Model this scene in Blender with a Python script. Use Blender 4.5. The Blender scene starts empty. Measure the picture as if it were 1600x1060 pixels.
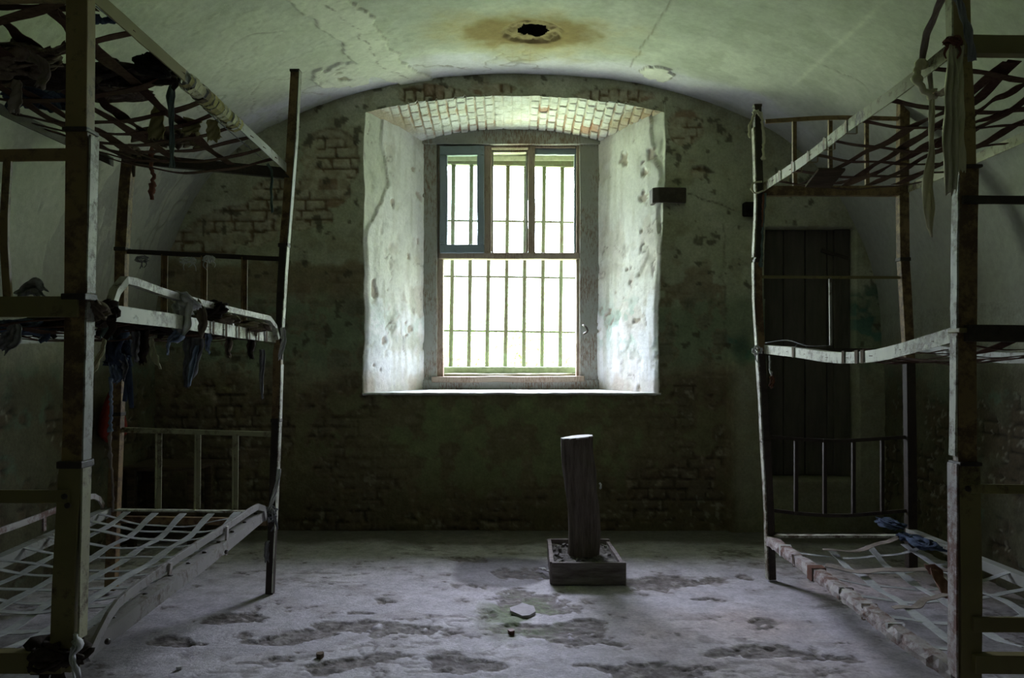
import bpy, math, random
import numpy as np
from mathutils import Vector, Matrix

random.seed(7)
rng = np.random.default_rng(7)
SC = bpy.context.scene
COL = SC.collection

# ------------------------------------------------------------------ camera, world, exposure
EYE = 1.2
F = 1300.0
cam_d = bpy.data.cameras.new('camera')
cam_d.sensor_width = 36.0
cam_d.lens = F / 1600 * 36
cam_d.shift_y = 30 / 1600
cam_d.clip_start = 0.05
cam = bpy.data.objects.new('camera', cam_d)
cam.location = (0, 0, EYE)
cam.rotation_euler = (math.pi / 2, 0, 0)
COL.objects.link(cam)
SC.camera = cam
SC.view_settings.view_transform = 'Standard'
SC.view_settings.look = 'None'
SC.view_settings.gamma = 1
SC.view_settings.use_curve_mapping = False
SC.view_settings.exposure = 0.0
SC.cycles.max_bounces = 14
SC.cycles.diffuse_bounces = 10
SC.cycles.transparent_max_bounces = 8
SC.cycles.sample_clamp_indirect = 0
SC.cycles.use_denoising = True

SKY = 84.0
W = bpy.data.worlds.new('overcast_sky')
SC.world = W
W.use_nodes = True
nt = W.node_tree
nt.nodes.clear()
tc = nt.nodes.new('ShaderNodeTexCoord')
sep = nt.nodes.new('ShaderNodeSeparateXYZ')
mr = nt.nodes.new('ShaderNodeMapRange')
mr.inputs[1].default_value = -1; mr.inputs[2].default_value = 1
cr = nt.nodes.new('ShaderNodeValToRGB')
e = cr.color_ramp.elements
e[0].position = 0.0; e[0].color = (0.20, 0.235, 0.16, 1)
e[1].position = 1.0; e[1].color = (0.80, 0.82, 1.0, 1)
a = e.new(0.44); a.color = (0.255, 0.31, 0.205, 1)
a = e.new(0.50); a.color = (0.17, 0.21, 0.13, 1)
a = e.new(0.56); a.color = (0.22, 0.25, 0.28, 1)
a = e.new(0.66); a.color = (0.42, 0.46, 0.54, 1)
a = e.new(0.78); a.color = (0.78, 0.81, 1.0, 1)
bg = nt.nodes.new('ShaderNodeBackground')
bg.inputs[1].default_value = SKY
wo = nt.nodes.new('ShaderNodeOutputWorld')
nt.links.new(tc.outputs['Generated'], sep.inputs[0])
nt.links.new(sep.outputs[2], mr.inputs[0])
nt.links.new(mr.outputs[0], cr.inputs[0])
mrx = nt.nodes.new('ShaderNodeMapRange')          # the sky is more open to the left, trees stand to the right
mrx.inputs[1].default_value = -.8; mrx.inputs[2].default_value = .8; mrx.inputs[3].default_value = 1.6; mrx.inputs[4].default_value = .5
nt.links.new(sep.outputs[0], mrx.inputs[0])
mm = nt.nodes.new('ShaderNodeMath'); mm.operation = 'MULTIPLY'; mm.inputs[1].default_value = SKY
nt.links.new(mrx.outputs[0], mm.inputs[0]); nt.links.new(mm.outputs[0], bg.inputs[1])
nt.links.new(cr.outputs[0], bg.inputs[0])
nt.links.new(bg.outputs[0], wo.inputs[0])
W.cycles.sampling_method = 'MANUAL'
W.cycles.sample_map_resolution = 256

pd = bpy.data.lights.new('window_daylight_portal', 'AREA')
pd.shape = 'RECTANGLE'; pd.size = 1.5; pd.size_y = 2.1
pd.cycles.is_portal = True
po = bpy.data.objects.new('window_daylight_portal', pd)
po.location = (-0.02, 7.16, 2.0)
po.rotation_euler = (-math.pi / 2, 0, 0)
COL.objects.link(po)

# ------------------------------------------------------------------ helpers
def P(px, py, Y):
    return Vector(((px - 800) / F * Y, Y, EYE + (560 - py) / F * Y))

def smooth(a, b, x):
    t = np.clip((x - a) / (b - a), 0, 1)
    return t * t * (3 - 2 * t)

_tabs = {}
def vnoise(x, y, seed=0):
    if seed not in _tabs:
        _tabs[seed] = np.random.default_rng(1000 + seed).random((256, 256))
    T = _tabs[seed]
    x = np.asarray(x, float) + 500; y = np.asarray(y, float) + 500
    xi = np.floor(x).astype(int); yi = np.floor(y).astype(int)
    fx = x - xi; fy = y - yi
    fx = fx * fx * (3 - 2 * fx); fy = fy * fy * (3 - 2 * fy)
    a = T[xi % 256, yi % 256]; b = T[(xi + 1) % 256, yi % 256]
    c = T[xi % 256, (yi + 1) % 256]; d = T[(xi + 1) % 256, (yi + 1) % 256]
    return (a * (1 - fx) + b * fx) * (1 - fy) + (c * (1 - fx) + d * fx) * fy

def fbm(x, y, s=1.0, seed=0, o=5):
    v = 0; amp = 0.5; tot = 0
    for i in range(o):
        v = v + amp * vnoise(np.asarray(x) * s, np.asarray(y) * s, seed + i)
        tot += amp; amp *= 0.5; s *= 2.03
    return v / tot

def mix(a, b, t):
    t = np.asarray(t)[..., None]
    return a * (1 - t) + np.asarray(b) * t

def mat_new(name):
    m = bpy.data.materials.new(name); m.use_nodes = True
    n = m.node_tree; n.nodes.clear()
    out = n.nodes.new('ShaderNodeOutputMaterial')
    b = n.nodes.new('ShaderNodeBsdfPrincipled')
    n.links.new(b.outputs[0], out.inputs[0])
    return m, n, b

def mixnode(n, fac, a, b, mode='MIX'):
    x = n.nodes.new('ShaderNodeMix'); x.data_type = 'RGBA'; x.blend_type = mode
    for sock, v in ((0, fac), (6, a), (7, b)):
        if isinstance(v, (int, float)): x.inputs[sock].default_value = v
        elif isinstance(v, tuple): x.inputs[sock].default_value = (*v, 1)
        else: n.links.new(v, x.inputs[sock])
    return x.outputs[2]

def ramp(n, src, p0, p1, c0=(0, 0, 0), c1=(1, 1, 1)):
    r = n.nodes.new('ShaderNodeValToRGB')
    r.color_ramp.elements[0].position = p0; r.color_ramp.elements[1].position = p1
    r.color_ramp.elements[0].color = (*c0, 1); r.color_ramp.elements[1].color = (*c1, 1)
    n.links.new(src, r.inputs[0]); return r.outputs[0]

def noise(n, scale, detail=6, rough=0.6, stretch=None, off=0):
    t = n.nodes.new('ShaderNodeTexCoord')
    mp = n.nodes.new('ShaderNodeMapping')
    mp.inputs['Location'].default_value = (off, off * 1.7, off * .3)
    if stretch: mp.inputs['Scale'].default_value = stretch
    x = n.nodes.new('ShaderNodeTexNoise')
    x.inputs['Scale'].default_value = scale; x.inputs['Detail'].default_value = detail
    x.inputs['Roughness'].default_value = rough
    n.links.new(t.outputs['Object'], mp.inputs[0]); n.links.new(mp.outputs[0], x.inputs['Vector'])
    return x.outputs[0]

def bump(n, b, h, strength=0.4, dist=0.01):
    x = n.nodes.new('ShaderNodeBump')
    x.inputs['Strength'].default_value = strength; x.inputs['Distance'].default_value = dist
    n.links.new(h, x.inputs['Height']); n.links.new(x.outputs[0], b.inputs['Normal'])

def mat_attr(name, rough=0.9, fine=45, bs=0.35, lo=0.75, hi=1.15, bd=0.01):
    """surface whose paint/dirt layout is the mesh's own colour attribute, with fine procedural grain"""
    m, n, b = mat_new(name)
    at = n.nodes.new('ShaderNodeAttribute'); at.attribute_name = 'Col'
    nz = noise(n, fine, 8, 0.7)
    nz2 = noise(n, fine * .22, 5, 0.6, off=3)
    c = mixnode(n, 1.0, at.outputs['Color'], ramp(n, nz, .3, .7, (lo,) * 3, (hi,) * 3), 'MULTIPLY')
    c = mixnode(n, 1.0, c, ramp(n, nz2, .3, .7, (lo + .08,) * 3, (hi - .03,) * 3), 'MULTIPLY')
    n.links.new(c, b.inputs['Base Color'])
    b.inputs['Roughness'].default_value = rough
    b.inputs['Specular IOR Level'].default_value = 0.2
    bump(n, b, nz, bs, bd)
    return m

def mat_chip(name, paint, rust, amount=.5, rough=.55, scale=25, spec=.4, stretch=None):
    """old chipped paint over rust"""
    m, n, b = mat_new(name)
    a1 = noise(n, scale, 9, .75, stretch)
    a2 = noise(n, scale * .15, 4, .6, off=5)
    d = mixnode(n, .4, a1, a2)
    f = ramp(n, d, amount - .05, amount + .05)
    p2 = mixnode(n, ramp(n, a2, .3, .7), paint, tuple(x * .72 for x in paint))
    c = mixnode(n, f, rust, p2)
    n.links.new(c, b.inputs['Base Color'])
    b.inputs['Roughness'].default_value = rough
    b.inputs['Specular IOR Level'].default_value = spec
    bump(n, b, f, .5, .002)
    return m

def mat_cloth(name, c1, c2, scale=60, rough=.95):
    m, n, b = mat_new(name)
    w = noise(n, scale, 4, .6, (1, 1, .25))
    s = noise(n, 9, 4, .6, off=2)
    d = mixnode(n, .5, w, s)
    n.links.new(mixnode(n, ramp(n, d, .38, .62), c1, c2), b.inputs['Base Color'])
    b.inputs['Roughness'].default_value = rough
    b.inputs['Specular IOR Level'].default_value = .1
    bump(n, b, w, .4, .002)
    return m

def mat_wood(name, c1, c2, scale=6, stretch=(9, 9, 1), rough=.85):
    m, n, b = mat_new(name)
    g = noise(n, scale, 8, .7, stretch)
    n.links.new(mixnode(n, ramp(n, g, .35, .65), c1, c2), b.inputs['Base Color'])
    b.inputs['Roughness'].default_value = rough
    b.inputs['Specular IOR Level'].default_value = .2
    bump(n, b, g, .7, .006)
    return m

M = {}
M['wall'] = mat_attr('aged_wall_plaster', .92, 55, .5)
M['vault'] = mat_attr('vault_limewash', .93, 26, .35, .86, 1.08)
M['floor'] = mat_attr('worn_screed', .8, 60, .6, .7, 1.2)
M['reveal'] = mat_attr('reveal_limewash', .9, 40, .4, .85, 1.08)
M['soffit'] = mat_attr('limewashed_brick', .9, 60, .6, .8, 1.1)
M['white_paint'] = mat_chip('chipped_white_paint', (.55, .56, .46), (.10, .07, .04), .47)
M['grey_paint'] = mat_chip('chipped_grey_paint', (.36, .37, .33), (.10, .075, .05), .44)
M['lilac_paint'] = mat_chip('dull_grey_paint', (.33, .31, .30), (.12, .085, .06), .44)
M['pink_paint'] = mat_chip('flaking_white_over_red', (.52, .48, .47), (.16, .08, .06), .49, scale=18)
M['olive_brown'] = mat_chip('brownish_olive_paint', (.27, .195, .08), (.08, .045, .022), .42)
M['olive_paint'] = mat_chip('olive_yellow_paint', (.21, .175, .07), (.07, .045, .02), .40)
M['olive_light'] = mat_chip('pale_olive_paint', (.42, .41, .25), (.09, .06, .03), .45)
M['brown_iron'] = mat_chip('brown_rusted_iron', (.27, .175, .075), (.09, .05, .025), .48)
M['dark_iron'] = mat_chip('dark_rusted_iron', (.05, .035, .024), (.025, .016, .01), .48)
M['strap_grey'] = mat_cloth('grey_webbing', (.30, .31, .31), (.44, .45, .45))
M['strap_dark'] = mat_cloth('dark_brown_webbing', (.045, .022, .016), (.09, .05, .035))
M['strap_tan'] = mat_cloth('tan_webbing', (.22, .18, .15), (.32, .28, .25))
M['leather'] = mat_cloth('brown_leather', (.11, .05, .035), (.19, .10, .07), rough=.6)
M['cloth_cream'] = mat_cloth('cream_rag', (.42, .40, .27), (.60, .58, .42))
M['cloth_white'] = mat_cloth('off_white_rag', (.42, .42, .42), (.66, .66, .66))
M['cloth_olive'] = mat_cloth('olive_rag', (.24, .21, .09), (.40, .36, .18))
M['cloth_blue'] = mat_cloth('blue_rag', (.14, .19, .29), (.36, .44, .56))
M['cloth_navy'] = mat_cloth('navy_rag', (.03, .04, .07), (.09, .12, .18))
M['cloth_teal'] = mat_cloth('teal_rag', (.07, .11, .10), (.16, .21, .19))
M['cloth_grey'] = mat_cloth('grey_rag', (.12, .12, .13), (.28, .28, .30))
M['cloth_dark'] = mat_cloth('sooty_rag', (.018, .013, .010), (.06, .045, .035))
M['cloth_brown'] = mat_cloth('brown_rag', (.09, .065, .045), (.20, .16, .12))
M['cloth_red'] = mat_cloth('dark_red_cloth', (.16, .02, .015), (.30, .05, .04))
M['twine_red'] = mat_cloth('red_twine', (.11, .045, .03), (.20, .09, .06))
M['bark'] = mat_wood('stripped_log', (.07, .055, .045), (.17, .14, .12), 5, (8, 8, 1))
M['log_end'] = mat_wood('sawn_log_end', (.42, .41, .40), (.62, .62, .62), 12, (1, 1, 1))
M['tray'] = mat_wood('weathered_board', (.10, .085, .075), (.24, .21, .20), 7, (1, 6, 6))
M['old_wood'] = mat_wood('old_dark_wood', (.05, .035, .022), (.12, .09, .06), 6, (1, 8, 8))
M['frame'] = mat_chip('weathered_window_wood', (.33, .34, .30), (.17, .12, .085), .46, .8, 22, .2, (4, 4, 1))
M['mullion'] = mat_chip('bare_window_wood', (.34, .28, .21), (.19, .13, .09), .45, .8, 22, .2, (4, 4, 1))
M['sash'] = mat_chip('blue_grey_sash_paint', (.20, .25, .28), (.11, .12, .11), .42, .6, 18)
M['bars'] = mat_chip('green_rusted_bars', (.17, .20, .12), (.12, .11, .07), .5, .8)
M['stone'] = mat_attr('outer_masonry', .95, 30, .5)
M['screed'] = mat_cloth('loose_screed', (.34, .32, .34), (.48, .46, .49), 20)
M['dirt'] = mat_cloth('rubble_dirt', (.05, .045, .04), (.22, .21, .20), 30)
M['black'] = mat_cloth('black_soot', (.008, .007, .006), (.02, .018, .015))
M['door'] = mat_wood('dark_door_boards', (.075, .068, .055), (.11, .10, .08), 4, (6, 6, 1))
M['leaf'] = mat_cloth('green_leaves', (.22, .34, .12), (.36, .50, .20), 5)
M['ground'] = mat_cloth('grassy_bank', (.10, .18, .04), (.20, .30, .09), 3)
gm, gn, gb = mat_new('dusty_glass')
gn.nodes.remove(gb)
tr = gn.nodes.new('ShaderNodeBsdfTransparent'); tr.inputs[0].default_value = (.88, .92, .93, 1)
gl = gn.nodes.new('ShaderNodeBsdfGlossy'); gl.inputs['Roughness'].default_value = .08
df = gn.nodes.new('ShaderNodeBsdfDiffuse'); df.inputs[0].default_value = (.5, .52, .55, 1)
m1 = gn.nodes.new('ShaderNodeMixShader'); m1.inputs[0].default_value = .05
m2 = gn.nodes.new('ShaderNodeMixShader'); m2.inputs[0].default_value = .06
gn.links.new(tr.outputs[0], m1.inputs[1]); gn.links.new(gl.outputs[0], m1.inputs[2])
gn.links.new(m1.outputs[0], m2.inputs[1]); gn.links.new(df.outputs[0], m2.inputs[2])
gn.links.new(m2.outputs[0], [x for x in gn.nodes if x.type == 'OUTPUT_MATERIAL'][0].inputs[0])
M['glass'] = gm

def link(name, me, mat, parent=None):
    o = bpy.data.objects.new(name, me)
    if mat: me.materials.append(M[mat] if isinstance(mat, str) else mat)
    COL.objects.link(o)
    if parent is not None:
        o.parent = parent
        o.matrix_parent_inverse = Matrix.Translation(-parent.location)
    return o

def tag(o, label, cat, group=None):
    o['label'] = label; o['category'] = cat
    if group: o['group'] = group
    return o

def thing(name, loc, label, cat, group=None):
    o = bpy.data.objects.new(name, None); o.location = loc
    o.empty_display_size = .1
    COL.objects.link(o)
    return tag(o, label, cat, group)

class MB:
    def __init__(s): s.v = []; s.f = []; s.sm = []
    def add(s, v, f, sm=False):
        k = len(s.v); s.v += [tuple(x) for x in v]
        s.f += [tuple(i + k for i in q) for q in f]; s.sm += [sm] * len(f)
        return s
    def box(s, c, d, rot=None):
        c = Vector(c); v = []
        for z in (-1, 1):
            for y in (-1, 1):
                for x in (-1, 1):
                    q = Vector((x * d[0] / 2, y * d[1] / 2, z * d[2] / 2))
                    if rot: q = rot @ q
                    v.append(c + q)
        return s.add(v, [(0, 2, 3, 1), (4, 5, 7, 6), (0, 1, 5, 4), (2, 6, 7, 3), (0, 4, 6, 2), (1, 3, 7, 5)])
    def sweep(s, pts, prof, up=(0, 0, 1), closed=True, cap=True, sm=False, jit=0, scale=None):
        """prof: list of (a,b): a along side vector, b along up vector"""
        pts = [Vector(p) for p in pts]; up = up if isinstance(up, list) else Vector(up); n = len(prof); rings = []
        for i, p in enumerate(pts):
            t = (pts[min(i + 1, len(pts) - 1)] - pts[max(i - 1, 0)])
            if t.length < 1e-6: t = Vector((0, 1, 0))
            t.normalize()
            u = up[i] if isinstance(up, list) else up
            sd = t.cross(u)
            if sd.length < 1e-3: sd = Vector((1, 0, 0))
            sd.normalize(); uu = sd.cross(t).normalized()
            k = 1 if scale is None else scale[i]
            for (a, b) in prof:
                q = p + sd * (a * k) + uu * (b * k)
                if jit: q += Vector([random.uniform(-jit, jit) for _ in range(3)])
                rings.append(q)
        f = []
        for i in range(len(pts) - 1):
            for j in range(n if closed else n - 1):
                j2 = (j + 1) % n
                f.append((i * n + j, i * n + j2, (i + 1) * n + j2, (i + 1) * n + j))
        if cap and closed:
            f.append(tuple(reversed(range(n)))); f.append(tuple((len(pts) - 1) * n + j for j in range(n)))
        return s.add(rings, f, sm)
    def beam(s, pts, w, h, up=(0, 0, 1), jit=0, sub=1):
        if sub > 1: pts = resample(pts, sub)
        return s.sweep(pts, [(-w / 2, -h / 2), (w / 2, -h / 2), (w / 2, h / 2), (-w / 2, h / 2)], up, jit=jit)
    def angle(s, pts, w, h, t=.005, up=(0, 0, 1), sx=1, jit=0, top=True):
        """L profile: vertical flange w/ top (or bottom) flange"""
        b = 1 if top else -1
        pr = [(0, -b * h / 2), (sx * t, -b * h / 2), (sx * t, b * (h / 2 - t)), (sx * w, b * (h / 2 - t)), (sx * w, b * h / 2), (0, b * h / 2)]
        return s.sweep(pts, pr, up, jit=jit)
    def tube(s, pts, r, n=8, jit=0, scale=None, flat=1.0, up=(0, 0, 1)):
        return s.sweep(pts, [(r * math.cos(2 * math.pi * i / n), r * flat * math.sin(2 * math.pi * i / n)) for i in range(n)], up, sm=True, jit=jit, scale=scale)
    def build(s, name, mat, parent=None, bevel=0):
        me = bpy.data.meshes.new(name)
        me.from_pydata(s.v, [], s.f)
        me.polygons.foreach_set('use_smooth', s.sm)
        me.update()
        o = link(name, me, mat, parent)
        if bevel:
            b = o.modifiers.new('bevel', 'BEVEL'); b.width = bevel; b.segments = 2; b.limit_method = 'ANGLE'
        return o

def resample(pts, n):
    """smooth (Catmull-Rom) resample into n points"""
    pts = [Vector(p) for p in pts]
    if len(pts) == 2: return [pts[0].lerp(pts[1], i / (n - 1)) for i in range(n)]
    q = [pts[0] * 2 - pts[1]] + pts + [pts[-1] * 2 - pts[-2]]
    L = [0]
    for a, b in zip(pts, pts[1:]): L.append(L[-1] + max((b - a).length, 1e-6))
    out = []
    for i in range(n):
        d = L[-1] * i / (n - 1); k = 0
        while k < len(pts) - 2 and d > L[k + 1]: k += 1
        t = min(max((d - L[k]) / (L[k + 1] - L[k]), 0), 1)
        a, b, c, e = q[k:k + 4]
        out.append(0.5 * ((2 * b) + (c - a) * t + (2 * a - 5 * b + 4 * c - e) * t * t + (3 * b - a - 3 * c + e) * t ** 3))
    return out

def grid_obj(name, V, C, mat, keep=None, parent=None, flip=False, sm=True, kind='structure'):
    parts = V if isinstance(V, list) else [(V, C, keep)]
    vs = []; cs = []; fs = []; k = 0
    for (v, c, kp) in parts:
        n, m = v.shape[:2]
        vs.append(v.reshape(-1, 3)); cs.append(np.clip(c, 0, 1).reshape(-1, 3))
        i = np.arange(n - 1)[:, None] * m + np.arange(m - 1)[None, :]
        q = np.stack([i, i + 1, i + m + 1, i + m], -1)
        if kp is not None: q = q[kp]
        q = q.reshape(-1, 4)
        if flip: q = q[:, ::-1]
        fs.append(q + k); k += n * m
    v = np.concatenate(vs); c = np.concatenate(cs); f = np.concatenate(fs)
    me = bpy.data.meshes.new(name)
    me.vertices.add(len(v)); me.vertices.foreach_set('co', v.astype(np.float32).ravel())
    me.loops.add(len(f) * 4); me.loops.foreach_set('vertex_index', f.astype(np.int32).ravel())
    me.polygons.add(len(f)); me.polygons.foreach_set('loop_start', np.arange(len(f), dtype=np.int32) * 4)
    me.polygons.foreach_set('loop_total', np.full(len(f), 4, dtype=np.int32))
    me.update(calc_edges=True)
    me.polygons.foreach_set('use_smooth', np.full(len(f), sm))
    at = me.color_attributes.new('Col', 'FLOAT_COLOR', 'POINT')
    at.data.foreach_set('color', np.concatenate([c, np.ones((len(c), 1))], 1).astype(np.float32).ravel())
    me.validate()
    o = link(name, me, mat, parent)
    if kind and parent is None: o['kind'] = kind
    return o

# ------------------------------------------------------------------ the room
WY = 5.78      # face of the window wall
def vault_profile(n=640):
    hp = [(0, 3.175), (.35, 3.165), (.7, 3.13), (1.0, 3.07), (1.3, 2.985), (1.6, 2.865), (1.85, 2.73), (2.08, 2.53), (2.26, 2.28), (2.4, 2.0), (2.48, 1.75), (2.52, 1.5)]
    pts = [(-x + .04, z) for x, z in hp[::-1]] + [(x + .04, z) for x, z in hp[1:]]
    v = resample([Vector((x, 0, z)) for x, z in pts], n)
    return np.array([(p.x, p.z) for p in v])
prof = vault_profile()
XLW, XRW = prof[0, 0], prof[-1, 0]
SPR = 1.5

def brickpat(u, v, seed=0, row=.072, ln=.245, joint=.008):
    """returns joint mask 0..1 and a per-brick random value"""
    v = v + .03 * (fbm(u, v, 2.2, 40 + seed, 2) - .5) + .018 * (fbm(u, v, 9, 41 + seed, 3) - .5)
    r = np.floor(v / row); fv = v / row - r
    l = np.where((r % 2) == 0, ln, ln * .55)
    uu = u + (r % 3) * .09 + .025 * (fbm(u, v, 8, 44 + seed, 3) - .5)
    cidx = np.floor(uu / l); fu = uu / l - cidx
    d = np.minimum(np.minimum(fv, 1 - fv) * row, np.minimum(fu, 1 - fu) * l)
    j = 1 - smooth(joint * .5, joint * 1.3, d + .016 * (fbm(u, v, 26, 47 + seed, 3) - .5))
    j = j * smooth(.36, .50, fbm(u, v, 7, 52 + seed, 3))
    rv = _hash(r, cidx)
    return j, rv
def _hash(a, b):
    return np.abs(np.sin(a * 12.9898 + b * 78.233) * 43758.5453) % 1.0

def ell(px, py, cx, cy, rx, ry, soft=.5):
    d = np.sqrt(((px - cx) / rx) ** 2 + ((py - cy) / ry) ** 2)
    return 1 - smooth(1 - soft, 1 + soft, d)

def wall_surface(X, Z):
    """Displacement (towards the room is negative) and colour of the window wall. px,py are only a convenient wall unit (1 px = 4.45 mm)."""
    px = X / WY * F + 800; py = 560 - (Z - EYE) / WY * F
    n1 = fbm(X, Z, 3.0, 1); n2 = fbm(X, Z, 9.0, 8); n3 = fbm(X, Z, 28.0, 15); n4 = fbm(X, Z, 1.3, 22)
    jo, rv = brickpat(X, Z)
    jo2, rv2 = brickpat(Z, X, 0, .068, .25)
    arch = (py < 168) & (np.abs(px - 800) < 200)
    jo = np.where(arch, jo2, jo); rv = np.where(arch, rv2, rv)
    plaster = np.array([.42, .43, .31]); col = np.ones(X.shape + (3,)) * plaster
    col = mix(col, (.52, .53, .42), smooth(.5, .7, n1) * .6)
    col = mix(col, (.33, .31, .20), smooth(.52, .68, n2) * .5)
    # fallen plaster
    ex = np.zeros_like(X)
    for (cx, cy, rx, ry) in ((515, 252, 42, 48), (500, 300, 45, 25), (440, 335, 75, 24), (370, 355, 60, 30), (320, 380, 55, 26), (430, 300, 35, 20),
                             (1070, 200, 26, 26), (675, 150, 50, 18), (960, 150, 60, 10), (770, 140, 35, 10), (1095, 270, 14, 10)):
        ex = np.maximum(ex, ell(px, py, cx, cy, rx, ry))
    ex = smooth(.42, .56, ex * .75 + n2 * .35 + (n3 - .5) * .25)
    low = smooth(560, 600, py + (n1 - .5) * 90 - 25 * smooth(1130, 1160, px) * 0)
    lowex = low * smooth(.40, .52, n2 * .6 + n1 * .4 + (n3 - .5) * .2) * (1 - .85 * ell(px, py, 800, 690, 230, 75, .4)) * (1 - smooth(1125, 1150, px))
    midex = smooth(405, 440, py + (n1 - .5) * 40) * smooth(.50, .58, n2) * .6 * (1 - smooth(1125, 1150, px)) * (1 - smooth(1130, 1150, px))
    exa = np.maximum(np.maximum(ex, lowex), midex)
    # dado bands of old paint
    brown = smooth(405, 420, py + (n2 - .5) * 25) * (1 - smooth(455, 485, py + (n1 - .5) * 60)) * (1 - smooth(560, 640, px) * 1)
    col = mix(col, (.22, .17, .09), brown * .8)
    teal = smooth(455, 485, py + (n1 - .5) * 50) * (1 - smooth(550, 590, py + (n1 - .5) * 60))
    col = mix(col, (.20, .26, .16), teal * .75)
    col = mix(col, (.10, .24, .19), teal * smooth(.56, .62, n2) * .8)
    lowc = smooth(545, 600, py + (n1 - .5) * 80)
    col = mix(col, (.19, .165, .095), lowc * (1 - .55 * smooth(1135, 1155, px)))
    green = ell(px, py, 800, 680, 260, 90, .5) * lowc
    col = mix(col, (.24, .29, .14), green * (.75 + .8 * (n1 - .4)))
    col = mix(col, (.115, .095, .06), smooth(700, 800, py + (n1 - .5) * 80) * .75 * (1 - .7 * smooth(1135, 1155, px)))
    # brick zone colours
    bc = mix(np.ones(X.shape + (3,)) * np.array([.46, .43, .32]), (.23, .125, .075), smooth(.88, .9, rv) * (.5 + .5 * smooth(.4, .6, n3)))
    bc = mix(bc, (.34, .29, .19), smooth(.45, .6, n3) * .6)
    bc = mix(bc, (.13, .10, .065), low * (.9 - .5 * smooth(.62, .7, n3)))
    bc = mix(bc, (.34, .31, .24), low * smooth(.66, .72, n2 * .5 + n3 * .5) * .9)
    bc = mix(bc, (.17, .115, .06), jo * (1 - low) * .95)
    bc = mix(bc, (.04, .03, .02), jo * low * .7)
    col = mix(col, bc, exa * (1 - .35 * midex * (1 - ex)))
    edge = np.clip(1 - np.abs(exa - .5) * 2, 0, 1)
    col = mix(col, (.20, .15, .09), edge * .6)
    # cracks, soot by the bracket
    cr1 = np.exp(-((py - (303 + (px - 1072) * .16 + 14 * np.sin((px - 1072) / 60) + (n2 - .5) * 14)) / 1.1) ** 2) * smooth(1070, 1074, px) * (1 - smooth(1180, 1190, px))
    cr2 = np.exp(-((px - (1133 + (n2 - .5) * 16)) / 1.2) ** 2) * smooth(330, 340, py) * (1 - smooth(480, 560, py))
    cr = np.clip(cr1 + cr2 * .6, 0, 1)
    col = mix(col, (.08, .07, .05), cr * .8)
    spots = smooth(.70, .74, fbm(X, Z, 14, 60, 3)) * (1 - lowc)
    col = mix(col, (.10, .09, .06), spots * .8)
    teal2 = ell(px, py, 1158, 548, 14, 22) + ell(px, py, 1370, 470, 35, 40) * smooth(.5, .6, n2)
    col = mix(col, (.06, .12, .09), np.clip(teal2, 0, 1) * .7)
    d = -.006 * (n2 - .5) * 2 - .02 * (n1 - .5) + exa * (.010 + .013 * jo + .006 * (n3 - .5)) - edge * .004 + cr * .006
    # proud plaster pier at the right
    pier = smooth(1136, 1142, px + (n2 - .5) * 8) * smooth(545, 575, py + (n1 - .5) * 20)
    d = d - .05 * pier
    # niche with the dark door
    nic = ((px > 1196) & (px < 1336) & (py > 355) & (py < 747))
    d = np.where(nic, .16, d)
    col = mix(col, (.20, .19, .12), np.where(nic, .8, 0))
    return d, col

def XL(z): return -1.032 + .014 * (fbm(z, z * 0 + 3, 6, 70, 4) - .5) * 2 + .012 * smooth(2.6, 2.9, z)
def XR(z): return 1.018 + .05 * smooth(1.2, 2.9, z) + .014 * (fbm(z, z * 0 + 9, 6, 75, 4) - .5) * 2
SILL = .957
def ZF(s):   # front arris of the window arch, s 0..1 across
    x = s * 2 - 1
    return 3.022 - .115 * np.abs(x) ** 2.2 + .012 * (fbm(s, s * 0, 14, 80, 3) - .5)
def ZB(s):
    x = s * 2 - 1
    return 2.965 - .09 * np.abs(x) ** 2

R = .0125
def panel(Xg, Zg):
    d, c = wall_surface(Xg, Zg)
    return np.stack([Xg, WY + d, Zg], -1), c, None
zs = np.linspace(SILL, 3.35, int((3.35 - SILL) / R)); zb = np.linspace(-.02, SILL, int(SILL / R))
s1 = np.linspace(0, 1, int(1.6 / R))
xl = XL(zs); xr = XR(zs)
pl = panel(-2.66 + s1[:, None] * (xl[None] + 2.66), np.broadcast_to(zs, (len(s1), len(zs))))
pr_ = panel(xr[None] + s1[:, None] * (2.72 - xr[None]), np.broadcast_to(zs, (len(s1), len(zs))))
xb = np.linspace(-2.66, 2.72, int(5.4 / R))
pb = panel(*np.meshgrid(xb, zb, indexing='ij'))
s2 = np.linspace(0, 1, 170); t2 = np.linspace(0, 1, 36)
zt = ZF(s2)[:, None] + t2[None] * (3.35 - ZF(s2)[:, None])
pt = panel(XL(zt) + s2[:, None] * (XR(zt) - XL(zt)), zt)
grid_obj('wall_back', [pl, pr_, pb, pt], None, 'wall', flip=True)
# wall behind the top corners of the arch (left/right panels already reach full height)

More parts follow.
